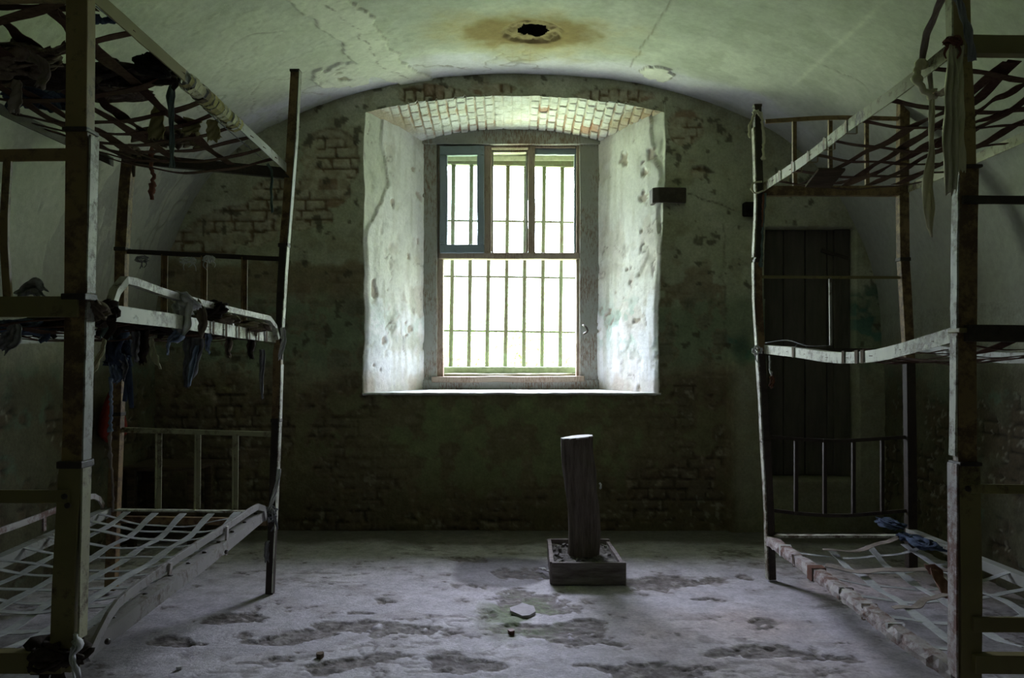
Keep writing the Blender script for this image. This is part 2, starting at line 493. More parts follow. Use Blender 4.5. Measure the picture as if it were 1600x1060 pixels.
# reveals
def reveal_surface(T, Z, side):
    n1 = fbm(T, Z, 3, 100 + side); n2 = fbm(T, Z, 10, 108 + side); n3 = fbm(T * .6, Z, 30, 115 + side)
    col = np.ones(T.shape + (3,)) * np.array([.78, .80, .76])
    lowp = smooth(1.62, 1.5, Z + (n1 - .5) * .55 + (n2 - .5) * .2)
    col = mix(col, (.86, .89, .92), lowp * .9)
    col = mix(col, (.50, .44, .36), smooth(.56, .64, n1) * .35 + smooth(1.12, .98, Z + (n2 - .5) * .2) * .5)
    peel = smooth(.62, .66, n2 * .6 + n1 * .4)
    col = mix(col, (.60, .60, .52), peel * .5)
    grn = smooth(.50, .56, n2) * np.exp(-((Z - 1.45) / .17) ** 2)
    col = mix(col, (.40, .58, .50), grn * (.75 if side == 1 else .3))
    hole = smooth(.755, .775, fbm(T, Z, 9, 130 + side, 4))
    strk = fbm(T, Z * .12, 26, 138 + side, 4)
    col = mix(col, (.56, .57, .50), smooth(.5, .7, strk) * .5)
    col = mix(col, (.46, .40, .33), hole * .8)
    d = .012 * (n1 - .5) + .006 * (n2 - .5) + .004 * peel + .01 * hole - .003 * lowp
    # the outer skim coat has broken away along the arris
    lim = (.10 + .16 * smooth(2.15, 2.45, Z) - .06 * smooth(2.5, 2.8, Z) if side == 0 else .05 + .10 * smooth(2.5, 2.8, Z)) + .09 * (n2 - .5) + .10 * (n1 - .5)
    lim = lim * smooth(1.95, 2.25, Z)
    sk = smooth(lim - .006, lim + .006, T)
    ed = np.clip(1 - np.abs(sk - .5) * 2, 0, 1)
    col = mix(col, (.62, .66, .55), (1 - sk) * .8)
    col = mix(col, (.25, .22, .15), ed * .7 * smooth(.42, .55, n2 + .3 * (n3 - .5)))
    d = d - .010 * sk
    lpe = np.clip(1 - np.abs(lowp - .5) * 2, 0, 1)
    col = mix(col, (.40, .36, .29), lpe * smooth(.5, .6, n3) * .5)
    crk = np.exp(-(np.abs(fbm(T, Z, 3.2, 190 + side, 4) - .5) / .006) ** 2) * smooth(.5, .6, n1)
    col = mix(col, (.25, .22, .18), crk * .7); d = d + .006 * crk
    return d, col
zz = np.linspace(0, 1, 170); tt = np.linspace(0, 1, 66)
T_, Q_ = np.meshgrid(tt, zz, indexing='ij')
Xin_l, Xin_r, YI = -.668, .652, 6.5
ztop_l = ZF(0.) * (1 - T_) + ZB(0.) * T_
Zg = SILL + Q_ * (ztop_l + .07 - SILL)
d, c = reveal_surface(T_ * .8, Zg, 0)
bulge = .03 * np.sin(T_ * math.pi) * smooth(.6, 1, T_)
d = d * smooth(0, .05, T_)
Xg = XL(Zg) * (1 - T_) + Xin_l * T_ - d
def with_flange(V, c, off):
    f0 = V[:1] + np.array(off); V = np.concatenate([f0, V], 0)
    return V, np.concatenate([c[:1], c], 0)
V, c = with_flange(np.stack([Xg, WY + T_ * (YI - WY) + d * .5 - .003, Zg], -1), c, (-.03, .06, 0))
grid_obj('wall_reveal_left', V, c, 'reveal')
ztop_r = ZF(1.) * (1 - T_) + ZB(1.) * T_
Zg = SILL + Q_ * (ztop_r + .07 - SILL)
d, c = reveal_surface(T_ * .8, Zg, 1)
d = d * smooth(0, .05, T_)
Xg = XR(Zg) * (1 - T_) + Xin_r * T_ + d
V, c = with_flange(np.stack([Xg, WY + T_ * (YI - WY) + d * .5 - .003, Zg], -1), c, (.03, .06, 0))
grid_obj('wall_reveal_right', V, c, 'reveal', flip=True)

# soffit of limewashed bricks: relief mesh, real joints
ss = np.linspace(-.03, 1.03, 440); tt = np.linspace(0, 1, 130)
S_, T_ = np.meshgrid(ss, tt, indexing='ij')
xa = XL(ZF(0.)) * (1 - T_) + Xin_l * T_; xb_ = XR(ZF(1.)) * (1 - T_) + Xin_r * T_
Xg = xa + S_ * (xb_ - xa); Zg = ZF(S_) * (1 - T_) + ZB(S_) * T_; Yg = WY + T_ * (YI - WY)
n1 = fbm(Xg, Yg, 4, 140); n2 = fbm(Xg, Yg, 14, 148); n3 = fbm(Xg, Yg, 40, 155)
rowi = np.floor((Xg + .01 * (n1 - .5)) / .066); fu = (Xg + .01 * (n1 - .5)) / .066 - rowi
vv = Yg + (rowi % 2) * .062 + .012 * (n2 - .5); ci = np.floor(vv / .125); fv = vv / .125 - ci
dj = np.minimum(np.minimum(fu, 1 - fu) * .066, np.minimum(fv, 1 - fv) * .125)
jo = 1 - smooth(.003, .010, dj + .009 * (n3 - .5) + .006 * (n2 - .5))
plas = ell(Xg, Yg, .02, 6.1, .14, .6, .4)
plas = np.maximum(plas, smooth(.08, .0, T_ * 0 + (1 - T_) * 0 + S_ - .02) * 1)
jo = jo * (1 - plas * .85) * smooth(.34, .52, n1 * .5 + n2 * .5 + .10 * (1 - T_))
rv = _hash(rowi, ci)
col = np.ones(Xg.shape + (3,)) * np.array([.64, .66, .58])
col = mix(col, (.72, .75, .69), smooth(.4, .6, n2))
col = mix(col, (.62, .58, .42), smooth(.6, .7, n1) * .5)
col = mix(col, (.36, .18, .10), jo * smooth(.46, .58, n1 + .05) * .9)
col = mix(col, (.45, .36, .24), jo * .5)
bare = smooth(.90, .93, rv) * smooth(.5, .6, n1)
col = mix(col, (.38, .17, .09), bare * .7)
corner = np.maximum(smooth(.10, .04, S_ + (n2 - .5) * .06), smooth(.88, .94, S_ + (n2 - .5) * .06)) * (1 - smooth(.5, .8, T_))
col = mix(col, (.44, .36, .22), corner * .75)
Zg = Zg + jo * .014 + (rv - .5) * .007 * (1 - plas) + (n2 - .5) * .01 + corner * .01
V = np.stack([Xg, Yg - .002, Zg], -1)
V = np.concatenate([V[:, :1] + np.array((0, .06, .03)), V], 1); col = np.concatenate([col[:, :1], col], 1)
grid_obj('wall_arch_soffit', V, col, 'soffit')

# window sill
X_, T_ = np.meshgrid(np.linspace(-1.04, 1.035, 220), np.linspace(0, 1, 60), indexing='ij')
n1 = fbm(X_, T_, 6, 160); n2 = fbm(X_, T_, 22, 166)
front = smooth(.06, .0, T_)
Yg = WY - .004 + T_ * (YI - WY + .05) - .012 * (n1 - .4) * (T_ < .02)
Zg = SILL + .002 + .006 * (n1 - .5) + .006 * (n2 - .5)
col = np.ones(X_.shape + (3,)) * np.array([.66, .68, .66])
col = mix(col, (.35, .33, .28), smooth(.55, .65, n1) * .6)
lip = np.stack([X_[:, :1], Yg[:, :1], Zg[:, :1] - .006 - .010 * n1[:, :1]], -1)
V = np.concatenate([np.stack([X_[:, 0], Yg[:, 0] + .03, Zg[:, 0] - .02], -1)[:, None], lip, np.stack([X_, Yg, Zg], -1)], 1)
C_ = np.concatenate([col[:, :2], col], 1)
grid_obj('trim_1', V, C_, 'reveal')

# side walls
def side_wall(name, x, sign, seed):
    ys = np.concatenate([np.linspace(-1.5, 3, 60), np.linspace(3.02, 5.95, 200)])
    Y_, Z_ = np.meshgrid(ys, np.linspace(-.02, SPR + .02, 118), indexing='ij')
    n1 = fbm(Y_, Z_, 3, seed); n2 = fbm(Y_, Z_, 9, seed + 8); n3 = fbm(Y_, Z_, 30, seed + 15)
    jo, rv = brickpat(Y_, Z_, 3)
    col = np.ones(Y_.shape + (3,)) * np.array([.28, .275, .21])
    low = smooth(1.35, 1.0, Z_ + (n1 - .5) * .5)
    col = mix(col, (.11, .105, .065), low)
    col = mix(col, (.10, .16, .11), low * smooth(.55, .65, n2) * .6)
    ex = smooth(.46, .56, n2 * .5 + n1 * .5) * smooth(1.15, .9, Z_ + (n1 - .5) * .4)
    b = mix(np.ones(Y_.shape + (3,)) * np.array([.10, .08, .05]), (.05, .04, .025), jo)
    b = mix(b, (.3, .28, .22), smooth(.66, .72, n3) * .7)
    col = mix(col, b, ex)
    d = (.02 * (n1 - .5) + .006 * (n2 - .5) + ex * (.008 + .012 * jo)) * smooth(SPR, SPR - .15, Z_)
    col = mix(col, (.31, .315, .27), smooth(SPR - .35, SPR, Z_ + (n2 - .5) * .2))
    grid_obj(name, np.stack([x + sign * d, Y_, Z_], -1), col, 'wall', flip=(sign > 0))
side_wall('wall_left', XLW, -1, 200)
side_wall('wall_right', XRW, 1, 240)
me = MB().box((0, -1.55, 1.6), (5.6, .1, 3.6))
o = me.build('wall_front', 'wall'); o['kind'] = 'structure'
at = o.data.color_attributes.new('Col', 'FLOAT_COLOR', 'POINT')
at.data.foreach_set('color', [.40, .40, .30, 1] * len(o.data.vertices))

# vaulted ceiling with hole
HX, HY, HR = .125, 5.035, .092
ys = np.concatenate([np.linspace(-1.5, 3.2, 60), np.linspace(3.22, 5.86, 300)])
L = np.arange(len(prof))
PX = np.broadcast_to(prof[:, 0][:, None], (len(prof), len(ys))); PZ = np.broadcast_to(prof[:, 1][:, None], PX.shape)
Yg = np.broadcast_to(ys[None], PX.shape)
n1 = fbm(PX, Yg, 2.2, 300); n2 = fbm(PX, Yg, 8, 308); n3 = fbm(PX, Yg, 26, 315); n4 = fbm(PX, Yg, .9, 322)
sx = (PX * F / np.maximum(Yg, .5)) + 800; sy = 560 - (PZ - EYE) * F / np.maximum(Yg, .5)
col = np.ones(PX.shape + (3,)) * np.array([.55, .59, .49])
col = mix(col, (.66, .70, .58), smooth(.45, .62, n1) * .7)
col = mix(col, (.46, .50, .39), smooth(.5, .66, n2) * .5)
wash = smooth(5.32, 5.5, Yg + (n1 - .5) * .35 + (n2 - .5) * .12) 
col = mix(col, (.70, .71, .74), wash * .85)
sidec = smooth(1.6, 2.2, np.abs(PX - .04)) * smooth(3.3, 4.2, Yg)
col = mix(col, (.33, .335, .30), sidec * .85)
# thick peeled band (world metres): from (-1.0,5.2) up to the left
def seg_d(ax, ay, bx, by, X, Y):
    t = np.clip(((X - ax) * (bx - ax) + (Y - ay) * (by - ay)) / ((bx - ax) ** 2 + (by - ay) ** 2), 0, 1)
    return np.hypot(X - ax - t * (bx - ax), Y - ay - t * (by - ay))
wx = PX + .10 * (n2 - .5) + .10 * (n1 - .5); wy = Yg + .10 * (n3 - .5) + .12 * (n2 - .5)
band = np.minimum(np.minimum(seg_d(-1.02, 4.2, -.89, 4.8, wx, wy), seg_d(-.89, 4.8, -.84, 5.35, wx, wy)), seg_d(-.84, 5.35, -.68, 5.75, wx, wy))
bandm = smooth(.13, .115, band)
pm = smooth(.20, .19, np.hypot((wx + 1.08), (wy - 5.38)))
core = smooth(.13, .10, np.hypot((wx + 1.06) * 1.4, (wy - 5.38))) * smooth(.46, .5, n2)
pm2 = smooth(.12, .10, np.hypot((wx - .98), (wy - 5.52)))
raise_ = np.maximum(np.maximum(bandm, pm), pm2)
rel = smooth(.50, .515, n1 * .5 + n2 * .35 + n3 * .15) * smooth(-.45, -.7, PX) * smooth(3.2, 3.6, Yg)
edge = np.clip(1 - np.abs(raise_ - .5) * 2, 0, 1)
col = mix(col, (.74, .77, .64), raise_ * .9)
col = mix(col, (.30, .28, .18), core * .8)
col = mix(col, (.25, .23, .16), edge * .7)
redge = np.clip(1 - np.abs(rel - .5) * 2, 0, 1)
col = mix(col, (.62, .66, .52), rel * .35)
col = mix(col, (.44, .44, .33), redge * .3)
c1 = np.exp(-((band - .0) / .006) ** 2) * smooth(.4, .5, n3)
crk = np.exp(-(seg_d(.78, 5.5, .86, 4.3, PX + .03 * (n2 - .5), Yg) / .006) ** 2)
crk = np.maximum(crk, np.exp(-(seg_d(-.62, 5.5, -.3, 5.62, wx, wy) / .01) ** 2))
crk = np.maximum(crk, .9 * np.exp(-(np.abs(fbm(PX, Yg, 1.6, 350, 4) - .5) / .0035) ** 2) * smooth(.50, .6, fbm(PX, Yg, 1.1, 360, 2)))
col = mix(col, (.22, .20, .14), np.clip(c1 * .7 + crk * .6, 0, 1))
diag = np.exp(-(seg_d(1.69, 5.0, 1.71, 3.6, PX, Yg) / .012) ** 2)
col = mix(col, (.72, .76, .62), diag * .6)
# stain around the stove pipe hole
r = np.hypot(PX - HX, (Yg - HY)); ra = np.hypot((PX - HX) / 1.7, (Yg - HY))
st = smooth(.50, .1, ra + (n2 - .5) * .35 + (n1 - .5) * .3)
col = mix(col, (.46, .38, .15), st * .75)
st2 = smooth(.22, .12, ra * .75 + (n2 - .5) * .12)
col = mix(col, (.26, .18, .06), st2 * .8)
ring = smooth(.19, .17, r + (n2 - .5) * .05)
col = mix(col, (.34, .28, .14), ring * .7)
rough_ = (n3 - .5) * ring
tile = smooth(5.25, 5.3, Yg) * (1 - smooth(5.5, 5.6, Yg)) * smooth(.35, .1, np.abs(PX - .1)) * smooth(.45, .49, np.abs((PX / .12) % 1 - .5))
col = mix(col, (.4, .32, .22), tile * .35)
disp = -.014 * raise_ + .006 * edge + .003 * (n2 - .5) * 2 + .012 * (n1 - .5) - .003 * rel + .006 * crk + ring * .015 + rough_ * .05 + core * .01
disp = disp * smooth(SPR, SPR + .2, PZ)
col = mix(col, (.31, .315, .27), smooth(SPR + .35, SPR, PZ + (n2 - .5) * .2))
# vault normal (upward/outward)
tx = np.gradient(prof[:, 0]); tz = np.gradient(prof[:, 1]); ln = np.hypot(tx, tz)
nx = (-tz / ln)[:, None]; nz = (tx / ln)[:, None]
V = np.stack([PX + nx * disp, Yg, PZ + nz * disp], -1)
hr = r + (n2 - .5) * .05
keep = (hr > HR)[:-1, :-1]
# shaft of the hole
ang = np.linspace(0, 2 * math.pi, 49); hh = np.linspace(-.02, .45, 10)
A_, H_ = np.meshgrid(ang, hh, indexing='ij')
rr = HR * 1.45 + .012 * np.sin(A_ * 5 + H_ * 20) * np.cos(A_ * 3) + .02 * np.sin(H_ * 30)
rr = np.where(H_ > .44, 0.0, rr)
SV = np.stack([HX + rr * np.cos(A_), HY + rr * np.sin(A_), 3.222 + H_], -1)
SCc = np.ones(A_.shape + (3,)) * np.array([.06, .05, .035])
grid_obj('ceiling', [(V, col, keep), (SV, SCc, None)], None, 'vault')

# floor
ys = np.concatenate([np.linspace(-1.5, 2.2, 60), np.linspace(2.22, 5.9, 330)])
X_, Y_ = np.meshgrid(np.linspace(-2.65, 2.7, 440), ys, indexing='ij')
n1 = fbm(X_, Y_, 2.2, 400); n2 = fbm(X_, Y_, 8, 408); n3 = fbm(X_, Y_, 28, 415); n4 = fbm(X_, Y_, .9, 422)
col = np.ones(X_.shape + (3,)) * np.array([.48, .46, .50])
col = mix(col, (.60, .575, .61), smooth(.48, .62, n1) * .7)
col = mix(col, (.36, .33, .34), smooth(.52, .66, n2) * .6)
col = mix(col, (.46, .37, .34), smooth(.5, .7, n4) * .5 * smooth(.2, .8, X_))
def fp(px, py): Y = F * EYE / (py - 560); return (px - 800) / F * Y, Y
dm = np.zeros_like(X_)
WX = X_ + .35 * (fbm(X_, Y_, 4, 470, 4) - .5); WYy = Y_ + .35 * (fbm(X_, Y_, 4, 480, 4) - .5)
for (px, py, rx, ry) in ((830, 940, .22, .16), (805, 900, .17, .10), (850, 985, .26, .09), (900, 975, .2, .08), (1030, 908, .3, .05), (1160, 905, .06, .05), (365, 972, .2, .07),
                         (640, 990, .2, .06), (520, 985, .22, .06), (430, 1000, .18, .05), (560, 955, .1, .03), (605, 938, .05, .02), (945, 995, .1, .07), (1190, 975, .07, .04), (1200, 1020, .25, .04),
                         (440, 1040, .07, .03), (1030, 1045, .3, .02), (745, 875, .16, .06), (700, 1040, .2, .025), (300, 1010, .1, .05), (1105, 940, .05, .02), (560, 1045, .15, .02), (760, 962, .06, .02)):
    cx, cy = fp(px, py)
    dm = np.maximum(dm, ell(WX, WYy, cx, cy, rx * .9, max(ry * 1.3, rx * .42), .6))
dam = smooth(.44, .52, dm * .55 + n2 * .46 + (n3 - .5) * .55 - .05)
dam2 = smooth(.665, .69, n2 * .55 + n3 * .45) * smooth(5.3, 5.0, Y_)
dam = np.maximum(dam, dam2)
edge = np.clip(1 - np.abs(dam - .5) * 2, 0, 1)
col = mix(col, (.15, .13, .12), dam * .9)
col = mix(col, (.33, .31, .30), dam * smooth(.52, .6, n3) * .7)
cx, cy = fp(815, 960)
moss = ell(X_, Y_, cx, cy, .18, .32, .6) * smooth(.45, .58, n2)
col = mix(col, (.14, .20, .08), moss * .85)
cx, cy = fp(785, 893)
damp_shadow = smooth(.4, .6, ell(X_, Y_, cx, cy, .30, .36, .7) * .8 + n1 * .4 - .1)  # wet floor left of the box, with the box shadow painted in
col = mix(col, col * .32, damp_shadow * .85)
sill_shadow = smooth(5.25, 5.45, Y_ + (n1 - .5) * .4)  # shadow below the sill, painted into the floor colour along the wall
col = mix(col, (.11, .10, .075), sill_shadow * .85)
col = mix(col, (.10, .085, .07), edge * .5)
cr_ = np.exp(-(np.abs(fbm(X_, Y_, 1.4, 450, 4) - .5) / .004) ** 2) * smooth(.45, .6, n1)
col = mix(col, (.12, .10, .09), cr_ * .7)
grit = fbm(X_, Y_, 70, 490, 3)
scr = smooth(.60, .64, fbm(X_ * .55, Y_, 22, 495, 4)) * smooth(.45, .6, n1)
col = mix(col, (.24, .21, .20), scr * .6)
col = mix(col, (.12, .10, .09), dam * smooth(.5, .6, grit) * .7)
Z_ = .010 * (n1 - .5) + .005 * (n2 - .5) - scr * .003 - dam * (.011 - .016 * (n3 - .4) - .012 * (grit - .5)) - cr_ * .006 + .002 * (n3 - .5)
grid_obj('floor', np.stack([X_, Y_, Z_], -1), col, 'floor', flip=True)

# unseen black shell added around the room to block stray daylight
m = MB()
m.box((0, 2.5, 3.75), (6.3, 8.4, .1)); m.box((-3.05, 2.5, 1.8), (.1, 8.4, 4)); m.box((3.05, 2.5, 1.8), (.1, 8.4, 4)); m.box((0, -1.66, 1.8), (6.2, .1, 4)); m.box((0, 2.5, -.15), (6.2, 8.4, .1))
o = m.build('light_block_shell', 'black'); o['kind'] = 'structure'
# outer wall ring beyond the casing
OX0, OX1, OZ0, OZ1 = -.63, .585, 1.075, 2.885
def outer():
    segs = []
    def q(a, b, c, d, n=40):
        a, b, c, d = map(np.array, (a, b, c, d))
        S, T = np.meshgrid(np.linspace(0, 1, n), np.linspace(0, 1, n), indexing='ij')
        S = S[..., None]; T = T[..., None]
        V = a * (1 - S) * (1 - T) + b * S * (1 - T) + c * S * T + d * (1 - S) * T
        nn = fbm(V[..., 0] + V[..., 1], V[..., 2] + V[..., 1] * .5, 9, 500)
        V = V + ((nn - .5) * .02)[..., None]
        C = mix(np.ones(V.shape) * np.array([.42, .44, .34]), (.26, .27, .17), smooth(.45, .6, nn))
        segs.append((V, C, None))
    y0, y1 = 6.56, 7.1
    q((OX0, y0, OZ0), (OX0, y1, OZ0), (OX0, y1, OZ1), (OX0, y0, OZ1))
    q((OX1, y0, OZ0), (OX1, y1, OZ0), (OX1, y1, OZ1), (OX1, y0, OZ1))
    q((OX0, y0, OZ0), (OX1, y0, OZ0), (OX1, y1, OZ0 + .01), (OX0, y1, OZ0 + .01))
    q((OX0, y0, OZ1), (OX1, y0, OZ1), (OX1, y1, OZ1), (OX0, y1, OZ1))
    for y in (y0, y1):
        q((-3, y, -.5), (OX0, y, -.5), (OX0, y, 3.8), (-3, y, 3.8), 12)
        q((OX1, y, -.5), (3, y, -.5), (3, y, 3.8), (OX1, y, 3.8), 12)
        q((OX0, y, -.5), (OX1, y, -.5), (OX1, y, OZ0), (OX0, y, OZ0), 12)
        q((OX0, y, OZ1), (OX1, y, OZ1), (OX1, y, 3.8), (OX0, y, 3.8), 12)
    grid_obj('wall_outer', segs, None, 'stone')
outer()

# ------------------------------------------------------------------ window
win = bpy.data.objects.new('window_1', None); win.location = (-.03, 6.5, .98); COL.objects.link(win); win['kind'] = 'structure'
K = 6.5
def wbox(px0, px1, py0, py1, y0, y1):
    a = P(px0, py1, K); b = P(px1, py0, K)
    return ((a.x + b.x) / 2, (y0 + y1) / 2, (a.z + b.z) / 2), (b.x - a.x, y1 - y0, b.z - a.z)
def wpart(name, rects, mat, y0, y1, jit=.002, bevel=.006):
    m = MB()
    for r in rects:
        c, d = wbox(*r, y0, y1)
        # long members built with several stations so that edges wander
        if d[2] > d[0]:
            m.beam([(c[0] + random.uniform(-jit, jit), c[1], c[2] - d[2] / 2 + d[2] * i / 7) for i in range(8)], d[0], d[1], (0, 1, 0))
        else:
            m.beam([(c[0] - d[0] / 2 + d[0] * i / 7, c[1], c[2] + random.uniform(-jit, jit)) for i in range(8)], d[1], d[2], (0, 0, 1))
    return m.build(name, mat, win, bevel)
wpart('window_frame', [(652, 684, 205, 616)], 'frame', 6.440, 6.58)
wpart('window_frame', [(905, 941, 205, 616)], 'frame', 6.443, 6.58)
wpart('window_frame', [(650, 943, 186, 229)], 'frame', 6.428, 6.59)
wpart('window_frame', [(650, 943, 593, 618)], 'frame', 6.430, 6.59)
wpart('window_frame', [(683, 693, 226, 594), (900, 908, 226, 594), (693.5, 899.5, 226, 232.5)], 'mullion', 6.47, 6.56)
wpart('mullion', [(756, 768, 229, 400)], 'mullion', 6.46, 6.54)
wpart('mullion', [(825, 836, 229, 400)], 'mullion', 6.46, 6.54)
wpart('transom', [(686, 905, 396, 406)], 'mullion', 6.45, 6.55)
wpart('window_ledge', [(676, 912, 588, 597)], 'mullion', 6.40, 6.56, .004)
s_ = wpart('sash', [(688, 700, 246.3, 383.7), (746, 757, 246.3, 383.7), (688, 757, 231, 246), (688, 757, 384, 397.5)], 'sash', 6.43, 6.475)
wpart('sash', [(836, 903, 232, 242), (897, 903, 242.3, 396)], 'sash', 6.49, 6.53)
wpart('glazing_bead', [(768, 825, 234, 238), (768, 771, 238.3, 396), (822, 825, 238.3, 396)], 'frame', 6.50, 6.525, .001, .001)
c, d = wbox(698, 748, 244, 386, 6.45, 6.453)
g_ = MB().box(c, d).build('pane', 'glass', win)
# broken glass left standing along the edge of the middle light
gp = [P(825, 240, K), P(803 + 18, 240, K), P(819, 300, K), P(820, 345, K), P(817, 370, K), P(814, 390, K), P(813, 396, K), P(825, 396, K)]
MB().add([(p.x, 6.512, p.z) for p in gp] + [(p.x, 6.515, p.z) for p in gp], [tuple(range(8)), tuple(reversed(range(8, 16)))] + [(i, (i + 1) % 8, (i + 1) % 8 + 8, i + 8) for i in range(8)]).build('glass_shard', 'glass', win)
o = MB().tube(resample([P(911, 508, 6.4), P(916, 512, 6.37), P(918, 518, 6.37), P(912, 522, 6.4)], 8), .009).build('window_latch', 'dark_iron', win)

# iron grille outside
BY = 6.93
gr = thing('window_grille', (-.03, BY, 1.08), 'rusty iron bar grille fixed outside the window opening', 'grille')
for i, x in enumerate((706, 734, 762.5, 791, 819, 847.5, 876)):
    lean = -2 if i < 4 else -1
    MB().tube([P(x + lean, 586, BY), P(x, 470, BY), P(x + 1, 400, BY), P(x + 2, 330, BY), P(x + 3, 244, BY)], .018, 8, .0012).build('bar', 'bars', gr)
for y in (346, 433, 518):
    MB().beam([P(690, y - 1, BY), P(790, y, BY), P(906, y + 2, BY)], .02, .015).build('crossbar', 'bars', gr)
MB().beam([P(684, 252, BY), P(908, 258, BY)], .05, .05).build('lintel_bar', 'bars', gr, .004)
mb = MB(); mb.box((-.02, 6.86, 1.10), (1.2, .30, .06)); o = mb.build('trim_2', 'stone', None, .01); o['kind'] = 'structure'
at = o.data.color_attributes.new('Col', 'FLOAT_COLOR', 'POINT'); at.data.foreach_set('color', [.30, .36, .22, 1] * len(o.data.vertices))
mb = MB(); mb.box((-.02, 7.0, 2.86), (1.25, .2, .05)); o = mb.build('trim_3', 'stone', None, .01); o['kind'] = 'structure'
at = o.data.color_attributes.new('Col', 'FLOAT_COLOR', 'POINT'); at.data.foreach_set('color', [.45, .47, .36, 1] * len(o.data.vertices))

# dark closed doorway in the right of the wall
dr = bpy.data.objects.new('door_1', None); dr.location = (2.07, 5.9, .37); COL.objects.link(dr); dr['kind'] = 'structure'
x0, x1, z0, z1 = 1.765, 2.38, .375, 2.105
m = MB()
for i in range(4):
    a = x0 + (x1 - x0) * i / 4; b = x0 + (x1 - x0) * (i + 1) / 4 - .006
    m.box(((a + b) / 2, 5.885 + .004 * (i % 2), (z0 + z1) / 2), (b - a, .03, z1 - z0))
m.build('door_boards', 'door', dr, .003)
m = MB().box((2.32, 5.86, (z0 + z1) / 2), (.11, .03, z1 - z0)); m.build('door_post', 'door', dr, .004)
m = MB().beam([(2.18, 5.86, 2.02 - .06), (2.36, 5.85, 1.90)], .02, .025); m.build('door_bar', 'dark_iron', dr)

# ------------------------------------------------------------------ bunks
def posts(bed, name_mat, segs, Y, w, d, nsub=6):
    """segs: list of (px,py) stations with a material per stretch"""
    for (mat, sts, ww) in segs:
        pts = [P(x, y, Y) for x, y in sts]
        pts = resample(pts, max(4, nsub))
        MB().beam(pts, ww, d, (0, 1, 0), jit=.0008).build('post', mat, bed, .003)

def collar(bed, px, py, Y, w, h=.02, mat='dark_iron'):
    c = P(px, py, Y); MB().box(c, (w, w * 1.05, h)).build('post_collar', mat, bed, .003)

def bolt(m, p, r=.008, n=(0, -1, 0)):
    n = Vector(n).normalized(); p = Vector(p)
    m.tube([p - n * .002, p + n * .005], r, 8, up=(0, 0, 1) if abs(n.z) < .9 else (1, 0, 0))

def strap(bed, pts, w, mat='strap_grey', t=.0025, n=22, up=(0, 0, 1), name='strap', twist=0, wob=.003, ph=0):
    pts = resample(pts, n); ups = []
    for i in range(n):
        a = twist * math.sin(i * .5 + ph) 
        ups.append(Vector((math.sin(a), 0, math.cos(a))) if up == (0, 0, 1) else Vector(up))
    ph = random.random() * 6
    pts = [p + Vector((0, 0, wob * math.sin(i * .9 + ph))) for i, p in enumerate(pts)]
    return MB().sweep(pts, [(-w / 2, -t / 2), (w / 2, -t / 2), (w / 2, t / 2), (-w / 2, t / 2)], ups,
                      scale=[1 + .12 * math.sin(i * 1.3 + ph) for i in range(n)]).build(name, mat, bed)

def frange(a, b, n): return [a + (b - a) * i / (n - 1) for i in range(n)]
def lerpy(poly, Y):
    """point on a rail polyline at depth Y"""
    poly = sorted(poly, key=lambda p: p.y)
    for a, b in zip(poly, poly[1:]):
        if a.y <= Y <= b.y or b is poly[-1] or Y < a.y:
            t = (Y - a.y) / (b.y - a.y); t = min(max(t, 0), 1); return a.lerp(b, t)

# ---------------- left bunk
LB = thing('triple_bunk_bed', (-1.62, 3.27, 0), 'three-tier iron bunk bed on the left, with a raised guard rail and blue rags', 'bunk bed')
LN, LF = 2.3, 4.24     # near and far end
KX = -2.03
posts(LB, '', [('olive_paint', [(100, 1046), (103, 1000), (109, 860), (117, 722)], .064)], LN + .03, .064, .052)
posts(LB, '', [('brown_iron', [(119, 728), (121, 600), (124, 462)], .058)], LN + .03, .058, .046)
posts(LB, '', [('brown_iron', [(124, 470), (125, 300), (126, 205)], .062)], LN + .03, .062, .048)
posts(LB, '', [('olive_brown', [(125, 212), (126, 100), (126, -60)], .060)], LN + .03, .060, .048)
# window-lit side of the post, the light put in as a paler colour
for (a, b, mt) in (((120, 996), (128.5, 730), 'olive_light'), ((134, 718), (140, 472), 'grey_paint'), ((140.5, 458), (141.5, 214), 'white_paint')):
    pa = P(a[0], a[1], LN + .03); pb_ = P(b[0], b[1], LN + .03)
    pa.x = -1.1695 + (a[1] - 210) / 790 * -.034; pb_.x = -1.1695 + (b[1] - 210) / 790 * -.034
    MB().beam([pa, pb_], .005, .046, (0, 1, 0), jit=.0008, sub=8).build('post_flange', mt, LB)
collar(LB, 118, 725, LN + .03, .070); collar(LB, 124, 465, LN + .03, .068, .018); collar(LB, 126, 206, LN + .03, .069, .012)
MB().beam([(KX, LN + .03, 0), (KX, LN + .03, 2.66)], .055, .055, (0, 1, 0), sub=5).build('post', 'brown_iron', LB)
# far inner post
posts(LB, '', [('dark_iron', [(422, 928), (427, 800), (432, 655)], .040), ('brown_iron', [(432, 660), (435, 540), (438, 530)], .042),
               ('dark_iron', [(437, 538), (440, 450), (444, 380)], .038), ('brown_iron', [(444, 388), (453, 265), (462, 112)], .042)], LF, .04, .04)
for sts, mt in (([(426.5, 925), (432, 800), (438, 655), (440.5, 570)], 'white_paint'), ([(441, 530), (446, 450), (450, 385)], 'white_paint'), ([(451, 380), (460, 265), (464, 210), (469, 112)], 'grey_paint')):
    MB().beam(resample([P(x, y, LF - .004) for x, y in sts], 10), .005, .046, (0, 1, 0), jit=.0008).build('post_flange', mt, LB)  # lit side of the far post, brightened by colour
collar(LB, 432, 657, LF, .048); collar(LB, 444, 384, LF, .05); collar(LB, 462, 112, LF, .05, .014)
